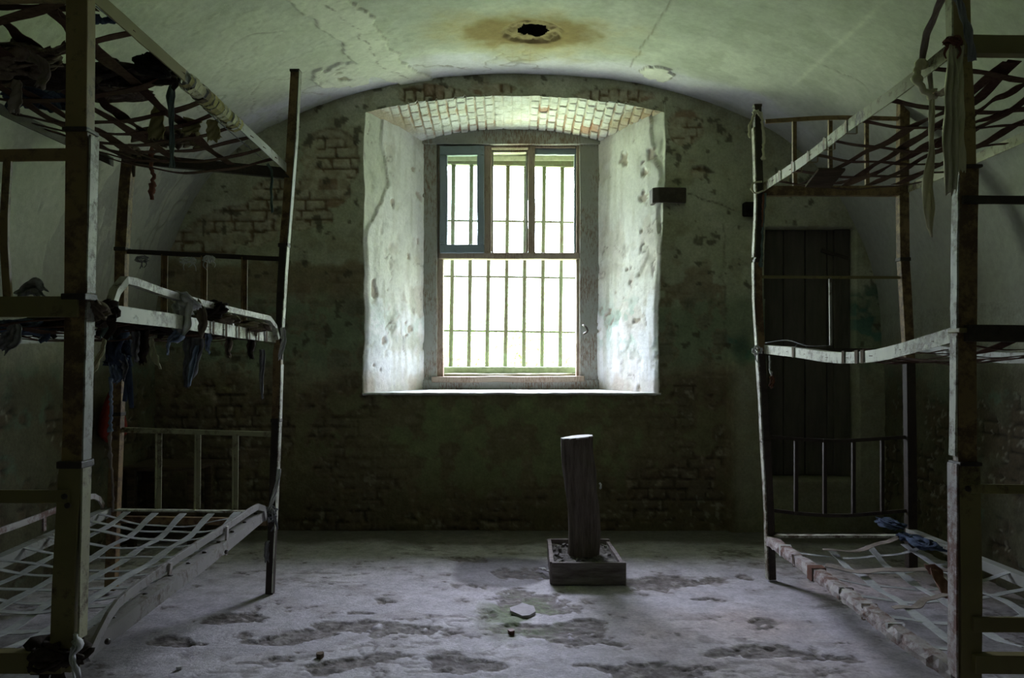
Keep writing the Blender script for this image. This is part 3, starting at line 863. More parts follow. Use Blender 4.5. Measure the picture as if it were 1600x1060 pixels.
# far outer post
posts(LB, '', [('brown_iron', [(174, 922), (179, 780), (184, 645)], .052), ('brown_iron', [(184, 650), (188, 520), (191, 388)], .052),
               ('brown_iron', [(191, 392), (196, 310), (203, 232)], .056)], LF, .05, .05)
collar(LB, 184, 647, LF, .058); collar(LB, 191, 390, LF, .06)
for c in ((174, 922), (422, 928)):
    pass

# tier rails
def rail(bed, pts, w, h, mat, sx, n=14, name='side_rail', top=True, jit=.0008):
    return MB().angle(resample(pts, n), w, h, .005, sx=sx, jit=jit, top=top).build(name, mat, bed)

Lrail = {}
Lrail['low'] = [P(421, 800, LF), P(345, 862, 3.45), P(265, 922, 2.85), P(128, 1026, LN + .05)]
Lrail['mid'] = [P(433, 528, LF), P(370, 519, 3.65), P(280, 503, 3.02), P(172, 489, 2.52), P(125, 482, LN + .05)]
Lrail['top'] = [P(450, 264, LF), P(370, 190, 3.62), P(290, 118, 3.08), P(215, 52, 2.72), P(124, -30, LN + .05)]
rail(LB, Lrail['low'], .05, .05, 'lilac_paint', 1)
rail(LB, Lrail['mid'], .045, .050, 'white_paint', 1)
rail(LB, Lrail['top'][:3], .045, .045, 'grey_paint', 1)
rail(LB, Lrail['top'][2:], .045, .045, 'olive_paint', 1)
Lout = {'low': [(KX, LN + .03, .38), (KX, 3.3, .385), (KX, LF, .42)], 'mid': [(KX, LN + .03, 1.33), (KX, 3.3, 1.28), (KX, LF, 1.33)], 'top': [(KX, LN + .03, 2.2), (KX, 3.3, 2.19), (KX, LF, 2.2)]}
for k in Lout:
    Lout[k] = [Vector(p) for p in Lout[k]]
    rail(LB, Lout[k], .045, .045, {'low': 'grey_paint', 'mid': 'grey_paint', 'top': 'dark_iron'}[k], -1)
# end rails
def erail(bed, a, b, w, h, mat, name='end_rail', sub=8, bow=0, bowz=0):
    a = Vector(a); b = Vector(b); mid = (a + b) / 2 + Vector((0, bow, bowz))
    return MB().beam(resample([a, mid, b] if (bow or bowz) else [a, b], sub), w, h, (0, 0, 1), jit=.0008).build(name, mat, bed, .002)
xi = -1.23
erail(LB, (KX, LN + .02, 2.21), (-1.2, LN + .02, 2.22), .04, .045, 'brown_iron')
erail(LB, (KX, LN + .01, 1.765), (-1.2, LN + .01, 1.766), .012, .034, 'brown_iron', 'headboard_rail', bowz=-.005)
erail(LB, (KX, LN + .01, 1.345), (-1.2, LN + .01, 1.342), .03, .056, 'olive_paint')
erail(LB, (KX, LN + .0, .818), (-1.225, LN + .0, .818), .014, .036, 'olive_paint', 'headboard_rail')
erail(LB, (KX, LN + .0, .362), (-1.235, LN + .0, .362), .04, .058, 'olive_paint')
for i, x in enumerate((-1.405, -1.61, -1.82)):
    MB().beam(resample([(x + .006, LN + .01, 1.36), (x - .004, LN + .01, 1.55), (x + .006, LN + .01, 1.75)], 6), .022, .010, (0, 1, 0)).build('baluster', 'brown_iron', LB)
for x in (-1.5, -1.76):
    MB().beam([(x, LN, .39), (x, LN, .81)], .022, .01, (0, 1, 0)).build('baluster', 'olive_paint', LB)
for (x, y) in ((101, 776), (106, 790)):
    m = MB(); bolt(m, P(x, y, LN - .008)); m.build('bolt', 'dark_iron', LB)
# far end
erail(LB, P(196, 247, LF), P(455, 272, LF), .04, .052, 'dark_iron')
erail(LB, P(198, 393, LF), P(436, 405, LF), .010, .024, 'dark_iron', 'headboard_rail')
erail(LB, P(190, 515, LF), P(436, 528, LF), .035, .04, 'dark_iron')
erail(LB, P(190, 672, LF), P(424, 679, LF), .012, .026, 'olive_light', 'headboard_rail')
erail(LB, P(180, 797, LF - .02), P(418, 800, LF - .02), .045, .008, 'white_paint')
erail(LB, P(180, 812, LF), P(418, 816, LF), .03, .035, 'brown_iron')
for (x0_, x1_, y0_, y1_, mt) in ((253, 252, 398, 518, 'brown_iron'), (315, 314, 400, 520, 'brown_iron'), (378, 377, 402, 524, 'brown_iron'),
                             (244, 243, 676, 798, 'olive_light'), (305, 304, 678, 798, 'olive_light'), (364, 363, 679, 800, 'olive_light')):
    MB().angle([P(x0_, y0_, LF), P((x0_ + x1_) / 2, (y0_ + y1_) / 2, LF), P(x1_, y1_, LF)], .026, .022, .004, up=(0, 1, 0)).build('baluster', mt, LB)
# guard rails
def guard(bed, pts, w, t, mat, n=26, up=(1, 0, 0)):
    return MB().sweep(resample(pts, n), [(-w / 2, -t / 2), (w / 2, -t / 2), (w / 2, t / 2), (-w / 2, t / 2)], Vector(up)).build('guard_rail', mat, bed, .001)
guard(LB, [P(415, 812, 4.15), P(413, 797, 4.12), P(403, 792, 4.05), P(350, 826, 3.55), P(290, 864, 3.12), P(235, 903, 2.80), P(190, 937, 2.58), P(168, 965, 2.48), P(148, 1005, 2.40), P(136, 1030, 2.36)], .030, .012, 'lilac_paint')
guard(LB, [P(433, 530, 4.20), P(430, 515, 4.18), P(420, 499, 4.12), P(405, 495, 4.0), P(330, 478, 3.4), P(260, 459, 2.97), P(205, 440, 2.68), P(193, 439, 2.63), P(183, 449, 2.60), P(170, 486, 2.55)], .026, .026, 'white_paint')
guard(LB, [P(160, 800, 4.2), P(160, 788, 4.17), P(148, 776, 4.1), P(120, 784, 3.9), P(40, 816, 3.45), P(-60, 850, 3.0)], .026, .010, 'pink_paint')
for (a, b, Y) in (((355, 823), (353, 868), 3.55), ((267, 880), (260, 932), 2.95)):
    MB().beam([P(a[0], a[1], Y), P(b[0], b[1], Y - .01)], .022, .008, (1, 0, 0)).build('guard_bracket', 'pink_paint', LB)
MB().beam([P(69, 806, 3.6), P(69, 830, 3.6)], .02, .008, (1, 0, 0)).build('guard_bracket', 'pink_paint', LB)
MB().beam([P(358, 482, 3.62), P(365, 516, 3.62)], .020, .008, (1, 0, 0)).build('guard_bracket', 'white_paint', LB)
for (x, y, Y) in ((353, 862, 3.5), (260, 925, 2.9), (168, 1001, 2.42), (300, 897, 3.12)):
    m = MB(); bolt(m, P(x, y, Y) + Vector((.004, -.01, 0)), .009, (1, -.4, 0)); m.build('bolt', 'dark_iron', LB)
# holes/rivets on the flat flange of the low rail
for i in range(9):
    Y = 2.55 + i * .19; m = MB()
    p = lerpy(Lrail['low'], Y); m.tube([p + Vector((-.025, 0, .024)), p + Vector((-.025, 0, .030))], .009, 8, up=(1, 0, 0))
    m.build('rivet', 'dark_iron', LB)

def lattice(bed, inn, out, y0, y1, nc, lng, mat, w, sag, tw=0, matl=None, drop=None, dz=0):
    for i, Y in enumerate(frange(y0, y1, nc)):
        if drop and i in drop: continue
        a = lerpy(inn, Y + random.uniform(-.02, .02)) + Vector((0, 0, dz)); b = lerpy(out, Y + random.uniform(-.05, .05)) + Vector((0, 0, dz))
        mid = [a.lerp(b, t) + Vector((0, random.uniform(-.015, .015), -sag * math.sin(math.pi * t) * (.8 + .4 * random.random()))) for t in (.25, .5, .75)]
        strap(bed, [a] + mid + [b], w * random.uniform(.85, 1.1), mat, twist=tw)
    for (xa, xb) in lng:
        pts = []
        for t in frange(0, 1, 7):
            Y = y1 + .05 + (y0 - .12 - y1) * t
            a = lerpy(inn, Y); b = lerpy(out, Y); x = xa + (xb - xa) * t
            s = min(max((x - b.x) / (a.x - b.x), 0), 1)
            q = b.lerp(a, s); q.x = x; q.y = Y
            q.z += dz - sag * math.sin(math.pi * s) * (.9 if 0 < t < 1 else .2) + .004 * math.sin(t * 20)
            pts.append(q)
        strap(bed, pts, w * 1.1, matl or mat, n=30, twist=tw * .5, wob=.004)
lattice(LB, Lrail['low'], Lout['low'], 2.42, 4.1, 12, [(-1.37, -1.30), (-1.50, -1.42), (-1.64, -1.56), (-1.78, -1.70), (-1.92, -1.84)], 'strap_grey', .030, .055, dz=.018)
lattice(LB, Lrail['mid'], Lout['mid'], 2.5, 4.1, 9, [(-1.4, -1.35), (-1.6, -1.6), (-1.8, -1.85)], 'strap_dark', .035, .03, tw=.3)
lattice(LB, Lrail['top'], Lout['top'], 2.42, 4.1, 12, [(-1.40, -1.36), (-1.58, -1.62), (-1.72, -1.78), (-1.88, -1.8)], 'strap_dark', .042, .07, tw=.35, drop=(1, 3, 5))
# diagonal loose straps under the top tier
for pts in ([P(150, 78, 3.0), P(190, 120, 3.3), P(235, 150, 3.5)], [P(0, 30, 2.5), P(50, 72, 2.75), P(105, 112, 3.0)], [P(76, 15, 2.45), P(105, 40, 2.6), P(180, 100, 3.0)],
            [P(-10, 10, 2.6), P(60, 12, 2.6), P(150, 12, 2.6)], [P(143, 140, 3.1), P(180, 175, 3.3), P(240, 215, 3.6)]):
    strap(LB, pts, .045, 'strap_dark', twist=.3)
# cloth bound round the top rail, one pale band after another
for i in range(15):
    t = i / 14; Y = 3.12 + t * .52; p = lerpy(Lrail['top'], Y) + Vector((-.02, 0, 0))
    s = .034 + random.uniform(-.004, .006)
    MB().sweep([p + Vector((0, -.016, 0)), p + Vector((0, .014, 0))], [(s * math.cos(a) , s * .9 * math.sin(a)) for a in frange(0.4, 2 * math.pi - .1, 9)], closed=True, cap=False, jit=.002).build('rail_wrap', random.choice(['cloth_cream', 'cloth_olive', 'cloth_olive', 'cloth_cream', 'cloth_brown']), LB)
for Y in (4.05, 3.93, 3.80, 3.66, 3.50, 3.35):
    p = lerpy(Lrail['mid'], Y) + Vector((-.02, 0, 0))
    MB().sweep([p + Vector((0, -.013, 0)), p + Vector((0, .013, 0))], [(-.024, -.028), (.026, -.028), (.026, .028), (-.024, .028)], cap=False, jit=.0015).build('rail_wrap', 'cloth_brown', LB)
# thin cable along the top rail
MB().tube(resample([P(150, 10, 2.45), P(235, 80, 2.9), P(330, 180, 3.45), P(415, 252, 4.15)], 20), .0022, 6).build('cable', 'cloth_grey', LB)

# ---------------- right bunk
RN, RF = 2.53, 4.48
RX = 2.12
RB = thing('triple_bunk_bed', (1.76, 3.5, 0), 'three-tier iron bunk bed on the right, with sagging middle rail and flaking white lower rail', 'bunk bed')
posts(RB, '', [('olive_paint', [(1511, 1066), (1512, 960), (1511, 870), (1508, 722)], .066)], RN + .03, .06, .05)
posts(RB, '', [('brown_iron', [(1508, 726), (1507, 620), (1506, 518)], .058), ('brown_iron', [(1507, 524), (1508, 400), (1510, 262)], .060),
               ('olive_brown', [(1507, 270), (1505, 170), (1499, 60), (1498, -60)], .054)], RN + .03, .06, .036)
for sts, mt in (([(1490, 712), (1492, 525)], 'white_paint'), ([(1492, 514), (1493, 380), (1495, 275)], 'grey_paint'), ([(1490, 1056), (1490, 724)], 'pink_paint'), ([(1485, 70), (1484, -60)], 'olive_light')):
    pts = resample([P(x, y, RN + .03) for x, y in sts], 8)
    for p in pts: p.x = p.x - .002
    MB().beam(pts, .006, .052 if mt == 'pink_paint' else .036, (0, 1, 0), jit=.001).build('post_flange', mt, RB)  # lit aisle side of the right post, brightened by colour
collar(RB, 1508, 724, RN + .03, .068, .012); collar(RB, 1507, 517, RN + .03, .070, .014, 'olive_paint'); collar(RB, 1509, 263, RN + .03, .068, .01)
MB().beam([(RX, RN + .03, 0), (RX, RN + .03, 2.66)], .055, .055, (0, 1, 0), sub=5).build('post', 'brown_iron', RB)
posts(RB, '', [('dark_iron', [(1206, 906), (1203, 800), (1197, 690)], .036), ('dark_iron', [(1197, 694), (1193, 620), (1189, 545)], .036),
               ('brown_iron', [(1189, 550), (1185, 470), (1184, 405)], .036), ('dark_iron', [(1184, 412), (1187, 350), (1187, 300), (1184, 230), (1183, 166)], .036)], RF, .036, .04)
for sts, mt in (([(1199, 905), (1195, 780), (1190, 692)], 'white_paint'), ([(1190, 690), (1186, 610), (1182, 545)], 'white_paint'), ([(1182, 540), (1178, 470), (1177, 410)], 'white_paint'), ([(1177, 402), (1180, 340), (1180, 300), (1177, 200)], 'olive_light')):
    MB().beam(resample([P(x, y, RF) for x, y in sts], 8), .007, .042, (0, 1, 0), jit=.001).build('post_flange', mt, RB)
collar(RB, 1197, 691, RF, .044); collar(RB, 1184, 408, RF, .044); collar(RB, 1183, 166, RF, .042, .014)
posts(RB, '', [('dark_iron', [(1424, 888), (1422, 700), (1420, 562)], .050), ('brown_iron', [(1420, 566), (1415, 470), (1411, 404)], .050), ('brown_iron', [(1411, 408), (1410, 300), (1411, 158)], .052)], RF, .05, .05)
collar(RB, 1411, 406, RF, .058); collar(RB, 1420, 563, RF, .058)
Rrail = {}
Rrail['low'] = [P(1203, 844, RF), P(1262, 886, 3.85), P(1340, 943, 3.22), P(1430, 1010, 2.78), P(1498, 1054, RN + .04)]
Rrail['mid'] = [P(1192, 546, RF), P(1240, 551, 4.0), P(1300, 559, 3.55), P(1360, 557, 3.15), P(1420, 543, 2.85), P(1492, 522, RN + .04)]
Rrail['top'] = [P(1190, 294, RF), P(1260, 247, 3.85), P(1330, 193, 3.30), P(1400, 143, 2.92), P(1497, 68, RN + .04)]
def lumpy(pts, n, w, h, jit):
    return MB().sweep(resample(pts, n), [(-w, -h), (-w * .2, -h * 1.05), (w * .9, -h), (w * 1.02, 0), (w * .9, h), (0, h * 1.05), (-w * .9, h)], (0, 0, 1), jit=jit)
lumpy(Rrail['low'], 60, .026, .024, .0028).build('side_rail', 'pink_paint', RB)
rail(RB, Rrail['mid'], .045, .046, 'white_paint', -1, n=22)
rail(RB, Rrail['top'], .045, .048, 'olive_light', -1)
Rout = {'low': [(RX, RN, .30), (RX, 3.5, .27), (RX, RF, .26)], 'mid': [(RX, RN, 1.27), (RX, 3.5, 1.20), (RX, RF, 1.27)], 'top': [(RX, RN, 2.16), (RX, 3.3, 2.12), (RX, RF, 2.11)]}
for k in Rout:
    Rout[k] = [Vector(p) for p in Rout[k]]
    rail(RB, Rout[k], .045, .045, {'low': 'grey_paint', 'mid': 'grey_paint', 'top': 'olive_light'}[k], 1)
xo = RX
def Rz(py): return EYE + (560 - py) * RN / F
erail(RB, (1.37, RN, Rz(72)), (xo, RN, Rz(76)), .04, .056, 'olive_paint')
erail(RB, (1.37, RN, Rz(312)), (xo, RN, Rz(316)), .012, .026, 'dark_iron', 'headboard_rail')
erail(RB, (1.38, RN, Rz(521)), (xo, RN, Rz(524)), .03, .052, 'dark_iron')
erail(RB, (1.39, RN, Rz(764)), (xo, RN, Rz(768)), .012, .028, 'olive_paint', 'headboard_rail')
erail(RB, (1.40, RN, Rz(976)), (xo, RN, Rz(979)), .014, .045, 'olive_paint', 'headboard_rail')
erail(RB, (1.40, RN, Rz(1036)), (xo, RN, Rz(1038)), .04, .055, 'olive_paint')
m = MB()
for (x, y) in ((1512, 764),): bolt(m, P(x, y, RN - .005), .009)
m.build('bolt', 'dark_iron', RB)
# far end of right bunk
MB().beam(resample([P(1196, 190, RF), P(1300, 184, RF), P(1412, 186, RF)], 10), .010, .022).build('headboard_rail', 'brown_iron', RB)
for x in (1238, 1294, 1351):
    MB().angle([P(x, 188, RF), P(x, 240, RF), P(x + 1, 292, RF)], .026, .02, .004, up=(0, 1, 0)).build('baluster', 'brown_iron', RB)
erail(RB, P(1190, 299, RF), P(1412, 299, RF), .04, .052, 'brown_iron')
erail(RB, P(1186, 433, RF), P(1408, 434, RF), .008, .016, 'olive_paint', 'headboard_rail')
MB().beam([P(1297, 434, RF), P(1298, 540, RF)], .012, .012, (0, 1, 0)).build('baluster', 'grey_paint', RB)
erail(RB, P(1190, 548, RF), P(1420, 550, RF), .035, .03, 'dark_iron')
MB().beam(resample([P(1198, 682, RF), P(1250, 687, RF), P(1320, 689, RF), P(1420, 683, RF)], 12), .010, .018).build('headboard_rail', 'dark_iron', RB)
MB().beam(resample([P(1202, 797, RF), P(1250, 803, RF), P(1320, 806, RF), P(1420, 798, RF)], 12), .012, .018).build('headboard_rail', 'dark_iron', RB)
for x in (1241, 1286, 1331, 1376):
    MB().angle([P(x, 686, RF), P(x, 745, RF), P(x, 804, RF)], .024, .02, .004, up=(0, 1, 0), sx=1).build('baluster', 'dark_iron', RB)
erail(RB, P(1208, 838, RF - .02), P(1420, 838, RF - .02), .045, .012, 'white_paint')
lattice(RB, Rrail['low'], Rout['low'], 2.75, 4.15, 6, [(1.60, 1.48), (1.80, 1.66), (1.98, 1.88)], 'strap_grey', .032, .05, dz=.012, tw=.25)
strap(RB, [P(1290, 884, 3.75), P(1340, 893, 3.7), P(1420, 890, 3.68), P(1530, 893, 3.6)], .06, 'strap_tan', name='leather_strap')
p = lerpy(Rrail['low'], 3.72)
MB().sweep([p + Vector((0, -.03, 0)), p + Vector((0, .03, 0))], [(-.032, -.03), (.032, -.03), (.032, .03), (-.032, .03)], cap=False).build('rail_wrap', 'leather', RB)
for Y, mt in ((4.2, 'cloth_white'), (3.98, 'cloth_brown'), (3.35, 'dark_iron'), (3.12, 'cloth_brown'), (2.92, 'cloth_white')):
    p = lerpy(Rrail['low'], Y)
    MB().sweep([p + Vector((0, -.008, 0)), p + Vector((0, .008, 0))], [(-.029, -.028), (.029, -.028), (.029, .028), (-.029, .028)], cap=False, jit=.003).build('rail_wrap', mt, RB)
strap(RB, [P(1285, 858, 4.1), P(1330, 862, 4.05), P(1375, 850, 4.1), P(1418, 836, 4.2), P(1445, 838, 4.2)], .04, 'strap_tan', name='strap')
strap(RB, [P(1395, 950, 3.2), P(1430, 948, 3.2), P(1452, 935, 3.25), P(1500, 928, 3.3)], .035, 'strap_tan')
lattice(RB, Rrail['mid'], Rout['mid'], 2.7, 4.3, 8, [(1.6, 1.6), (1.85, 1.8)], 'strap_dark', .035, .03, tw=.4)
lattice(RB, Rrail['top'], Rout['top'], 2.75, 4.3, 7, [(1.52, 1.60), (1.70, 1.62), (1.86, 1.80), (2.0, 1.95)], 'strap_dark', .036, .035, tw=.3)
for pts in ([P(1495, 200, 3.0), P(1540, 165, 2.9), P(1610, 128, 2.8)], [P(1460, 230, 3.3), P(1530, 190, 3.1), P(1610, 165, 3.0)], [P(1320, 290, 4.2), P(1400, 255, 3.8), P(1490, 205, 3.4)]):
    strap(RB, pts, .04, 'strap_dark', twist=.3)
for Y in (4.2, 4.02, 3.82, 3.6, 3.35):
    p = lerpy(Rrail['top'], Y) + Vector((.02, 0, 0))
    MB().sweep([p + Vector((0, -.01, 0)), p + Vector((0, .01, 0))], [(-.025, -.027), (.022, -.027), (.022, .027), (-.025, .027)], cap=False, jit=.0012).build('rail_wrap', 'brown_iron', RB)
for Y in (4.0, 3.42, 3.28, 3.22):
    p = lerpy(Rrail['mid'], Y) + Vector((.02, 0, 0))
    MB().sweep([p + Vector((0, -.014, 0)), p + Vector((0, .014, 0))], [(-.024, -.026), (.022, -.026), (.022, .026), (-.024, .026)], cap=False, jit=.0012).build('rail_wrap', 'cloth_brown', RB)
# wires and a bit of leather on the mid tier
MB().tube(resample([P(1196, 536, 4.4), P(1230, 532, 4.2), P(1262, 541, 4.0), P(1300, 540, 3.9)], 14), .0025, 6).build('wire', 'cloth_grey', RB)
MB().tube(resample([P(1240, 546, 4.1), P(1246, 538, 4.1), P(1256, 538, 4.1), P(1262, 547, 4.1)], 12), .0022, 6).build('wire', 'cloth_grey', RB)

# ------------------------------------------------------------------ rags and cords
def rag(label, pts, w, mat, name='hanging_rag', cat='rag', folds=3, depth=.012, fringe=.02, n=26, m=13, wprof=None, face=(0, 1, 0), group=None):
    pts = resample(pts, n); V = []; f = []
    ph = random.random() * 6; face = Vector(face).normalized()
    for i, p in enumerate(pts):
        t = i / (n - 1)
        tg = pts[min(i + 1, n - 1)] - pts[max(i - 1, 0)]
        if tg.length < 1e-6: tg = Vector((0, 0, -1))
        tg.normalize(); sd = tg.cross(face)
        sd = sd.normalized() if sd.length > 1e-3 else Vector((1, 0, 0))
        k = float(np.interp(t, [a for a, _ in wprof], [b for _, b in wprof])) if wprof else 1
        k *= 1 + .10 * math.sin(t * 13 + ph)
        for j in range(m):
            s = j / (m - 1) - .5
            q = p + sd * (s * w * k) + face * (depth * k * math.sin(s * folds * 6.283 + ph + t * 1.5) + .004 * math.sin(t * 21 + j))
            if i == n - 1: q = q + tg * (fringe * (random.random() - .3))
            V.append(q)
    for i in range(n - 1):
        for j in range(m - 1):
            f.append((i * m + j, i * m + j + 1, (i + 1) * m + j + 1, (i + 1) * m + j))
    b = MB(); b.add(V, f, True); o = b.build(name, mat)
    s = o.modifiers.new('thickness', 'SOLIDIFY'); s.thickness = .003; s.offset = 0
    return tag(o, label, cat, group)

def cord(label, pts, r, mat, name='dangling_rope', cat='cord', n=24, knots=()):
    pts = resample(pts, n)
    pts = [p + Vector((random.uniform(-1, 1), 0, 0)) * r * .6 for p in pts]
    sc = [1 + sum(1.3 * math.exp(-((i / (n - 1) - k) / .03) ** 2) for k in knots) for i in range(n)]
    o = MB().tube(pts, r, 7, scale=sc, up=(0, 1, 0)).build(name, mat)
    return tag(o, label, cat)

def tangle(label, c, size, mat, n=9, w=.03, seed=0, name='rag_bundle', cat='rag', tails=3):
    """a knotted wad of cloth: strips that loop round a centre, with loose tails"""
    rd = random.Random(seed); b = MB(); c = Vector(c)
    for i in range(n):
        a0 = rd.uniform(0, 6.28); ax = Vector((rd.uniform(-1, 1), rd.uniform(-1, 1), rd.uniform(-1, 1))).normalized()
        u = ax.orthogonal().normalized(); v = ax.cross(u)
        pts = []
        for k in range(7):
            a = a0 + k * rd.uniform(.6, 1.0)
            q = (u * math.cos(a) + v * math.sin(a)) * rd.uniform(.6, 1.0)
            pts.append(c + Vector((q.x * size[0], q.y * size[1], q.z * size[2])))
        rr = w * rd.uniform(.3, .55)
        b.tube(resample(pts, 18), rr, 8, flat=.35, up=(rd.uniform(-1, 1), rd.uniform(-1, 1), 1), scale=[.8 + .3 * math.sin(k * 1.1 + a0) for k in range(18)])
    for i in range(tails):
        a = rd.uniform(-1, 1) * size[0]
        p0 = c + Vector((a * .6, 0, -size[2] * .3)); L = size[2] * rd.uniform(1.2, 2.2)
        pts = [p0, p0 + Vector((a * .4, rd.uniform(-.02, .02), -L * .5)), p0 + Vector((a * .3 + rd.uniform(-.02, .02), 0, -L))]
        b.tube(resample(pts, 12), w * .4, 6, flat=.25, up=(0, 1, 0), scale=[1 - .05 * k for k in range(12)])
    return tag(b.build(name, mat), label, cat)

# left bunk, middle tier
rag('off-white knotted rag draped over the guard rail of the left bunk, blue at its tip', [P(282, 462, 3.10), P(284, 478, 3.07), P(283, 500, 3.06), P(281, 520, 3.06), P(276, 530, 3.06)], .075, 'cloth_white', wprof=[(0, .5), (.25, 1.1), (.7, .9), (1, .35)], folds=3, depth=.012)
rag('thin blue torn end hanging below the off-white rag on the left bunk', [P(280, 520, 3.05), P(275, 526, 3.05), P(264, 534, 3.05), P(262, 550, 3.05)], .045, 'cloth_blue', wprof=[(0, 1.1), (.4, .7), (.6, .25), (1, .12)])
rag('crumpled pale rag knotted round the bent guard rail beside its off-white neighbour', [P(272, 462, 3.09), P(285, 470, 3.06), P(298, 477, 3.08), P(306, 483, 3.10)], .07, 'cloth_white', wprof=[(0, .5), (.5, 1), (1, .7)], name='knotted_rag')
rag('dark grey strip hooked over the guard rail and reaching below the middle rail', [P(308, 470, 3.2), P(315, 485, 3.17), P(318, 505, 3.16), P(313, 524, 3.18)], .036, 'cloth_brown', folds=1, wprof=[(0, .5), (.4, 1), (.8, 1), (1, .4)])
rag('long blue-grey torn cloth with a ragged edge hanging under the middle tier', [P(305, 528, 3.25), P(302, 550, 3.25), P(297, 578, 3.25), P(291, 602, 3.25)], .085, 'cloth_grey', wprof=[(0, .95), (.4, .8), (.8, .55), (1, .25)], folds=2)
rag('blue edging strip on the long torn cloth below the left middle tier', [P(308, 540, 3.24), P(303, 565, 3.24), P(296, 600, 3.24)], .022, 'cloth_blue', folds=1, wprof=[(0, .6), (.5, 1), (1, .5)])
rag('narrow cream strip curling down under the middle tier of the left bunk', [P(236, 528, 3.0), P(238, 540, 3.0), P(241, 556, 3.0), P(249, 573, 3.0)], .026, 'cloth_cream', folds=1, depth=.004, wprof=[(0, .5), (.5, .8), (.7, 1.2), (1, .15)])
tangle('navy and grey wad of rags hanging beside the far outer post', P(185, 545, 3.4), (.055, .04, .10), 'cloth_navy', 9, .05, 3, tails=2)
rag('pale blue knotted cloth at the end of the navy wad, above the long cord', [P(176, 560, 3.38), P(178, 575, 3.38), P(183, 590, 3.38), P(180, 597, 3.38)], .05, 'cloth_blue', wprof=[(0, .5), (.5, .9), (.8, 1), (1, .3)])
rag('slim blue-grey tail hanging right of the navy wad of rags', [P(190, 556, 3.38), P(197, 572, 3.38), P(194, 592, 3.38)], .03, 'cloth_grey', folds=1, wprof=[(0, 1), (.5, .8), (1, .2)])
cord('long blue cord running down from the navy rags to the lower mattress straps', [P(174, 590, 3.4), P(173, 640, 3.4), P(173, 675, 3.4)], .007, 'cloth_blue', knots=(.02, .98))
cord('thin grey cord hanging below the blue cord beside the far outer post', [P(173, 674, 3.42), P(172, 700, 3.42), P(176, 760, 3.45), P(177, 800, 3.48)], .005, 'strap_tan', knots=(.1, .3))
tangle('brown knotted rag tied round the near post of the left bunk', P(143, 484, 2.36), (.045, .035, .035), 'cloth_brown', 10, .04, 5, tails=1)
tangle('dark knotted rag joining the near post and the middle rail of the left bunk', P(162, 490, 2.44), (.04, .035, .035), 'cloth_dark', 9, .04, 6, tails=1)
rag('teal strip looped over the end of the guard rail by the near left post', [P(176, 474, 2.52), P(176, 488, 2.5), P(170, 502, 2.5), P(166, 526, 2.5)], .036, 'cloth_teal', folds=1, wprof=[(0, .6), (.3, .7), (1, 1)])
rag('pale thin strip curving down to the near post below the teal strip', [P(164, 525, 2.5), P(161, 545, 2.48), P(150, 568, 2.46), P(139, 588, 2.44)], .022, 'cloth_cream', folds=1, depth=.003, wprof=[(0, .5), (.6, .6), (.8, 1.2), (1, .3)])
tangle('dark wad of cloth balanced on the guard rail of the left bunk', P(335, 482, 3.42), (.055, .035, .035), 'cloth_dark', 9, .04, 8, tails=0)
mess = [(205, 505, 3.0, 'cloth_dark', 'under the left guard rail, nearest the post'), (255, 512, 3.2, 'cloth_dark', 'below the pale middle rail, left of the blue-tipped rag'), (330, 500, 3.55, 'cloth_brown', 'between guard rail and middle rail'),
        (385, 512, 3.9, 'cloth_brown', 'at the far end of the middle tier'), (30, 512, 2.9, 'cloth_navy', 'on the middle tier at the far left edge'), (90, 505, 3.0, 'cloth_dark', 'on the middle tier just left of the near post')]
for i, (x, y, Y, mt, w_) in enumerate(mess):
    tangle('flattened heap of torn cloth ' + w_, P(x, y, Y), (.13, .12, .022), mt, 13, .045, 20 + i, name='cloth_heap', tails=2)
for i, (x, y, L_, wd, mt, w_) in enumerate(((222, 530, 38, .05, 'cloth_dark', 'left of the cream strip'), (212, 532, 30, .035, 'cloth_grey', 'at the left of a dark rag'), (357, 535, 22, .03, 'cloth_brown', 'third from the far inner post'), (392, 535, 24, .035, 'cloth_dark', 'second from the far inner post'),
                                       (409, 560, 60, .024, 'cloth_grey', 'nearest the far inner post'), (325, 530, 20, .02, 'cloth_blue', 'just right of the long torn cloth'))):
    Y = float(np.interp(x, [200, 430], [2.9, 4.1]))
    rag('short ragged strip hanging from the left middle tier, ' + w_, [P(x, y - 14, Y), P(x + 1, y, Y), P(x - 1, y + L_ * .6, Y), P(x + 1, y + L_, Y)], wd, mt, wprof=[(0, 1), (.6, .9), (1, .4)], folds=1.5)
rag('blue-grey rag hanging at the far left edge from the middle tier', [P(22, 505, 2.6), P(22, 520, 2.6), P(14, 535, 2.6), P(5, 545, 2.6)], .06, 'cloth_grey', wprof=[(0, .4), (.5, 1), (1, .6)])
rag('pale crumpled cloth lying on top of the middle tier rail at the left edge', [P(28, 462, 2.36), P(42, 452, 2.38), P(54, 448, 2.38), P(66, 460, 2.36)], .05, 'cloth_grey', name='crumpled_cloth', cat='cloth', folds=2, wprof=[(0, .5), (.5, 1), (1, .6)])
for i, (x, y, sz, w_) in enumerate(((222, 405, .04, 'leftmost of the three on the far headboard rail'), (293, 407, .055, 'middle and widest of the three on the far headboard rail'), (326, 405, .035, 'rightmost of the three on the far headboard rail'))):
    tangle('grey frayed cloth knot, ' + w_, P(x, y, LF - .02), (sz, .02, .022), 'cloth_white' if i else 'cloth_grey', 9, .010, 40 + i, name='knotted_rag', tails=3)
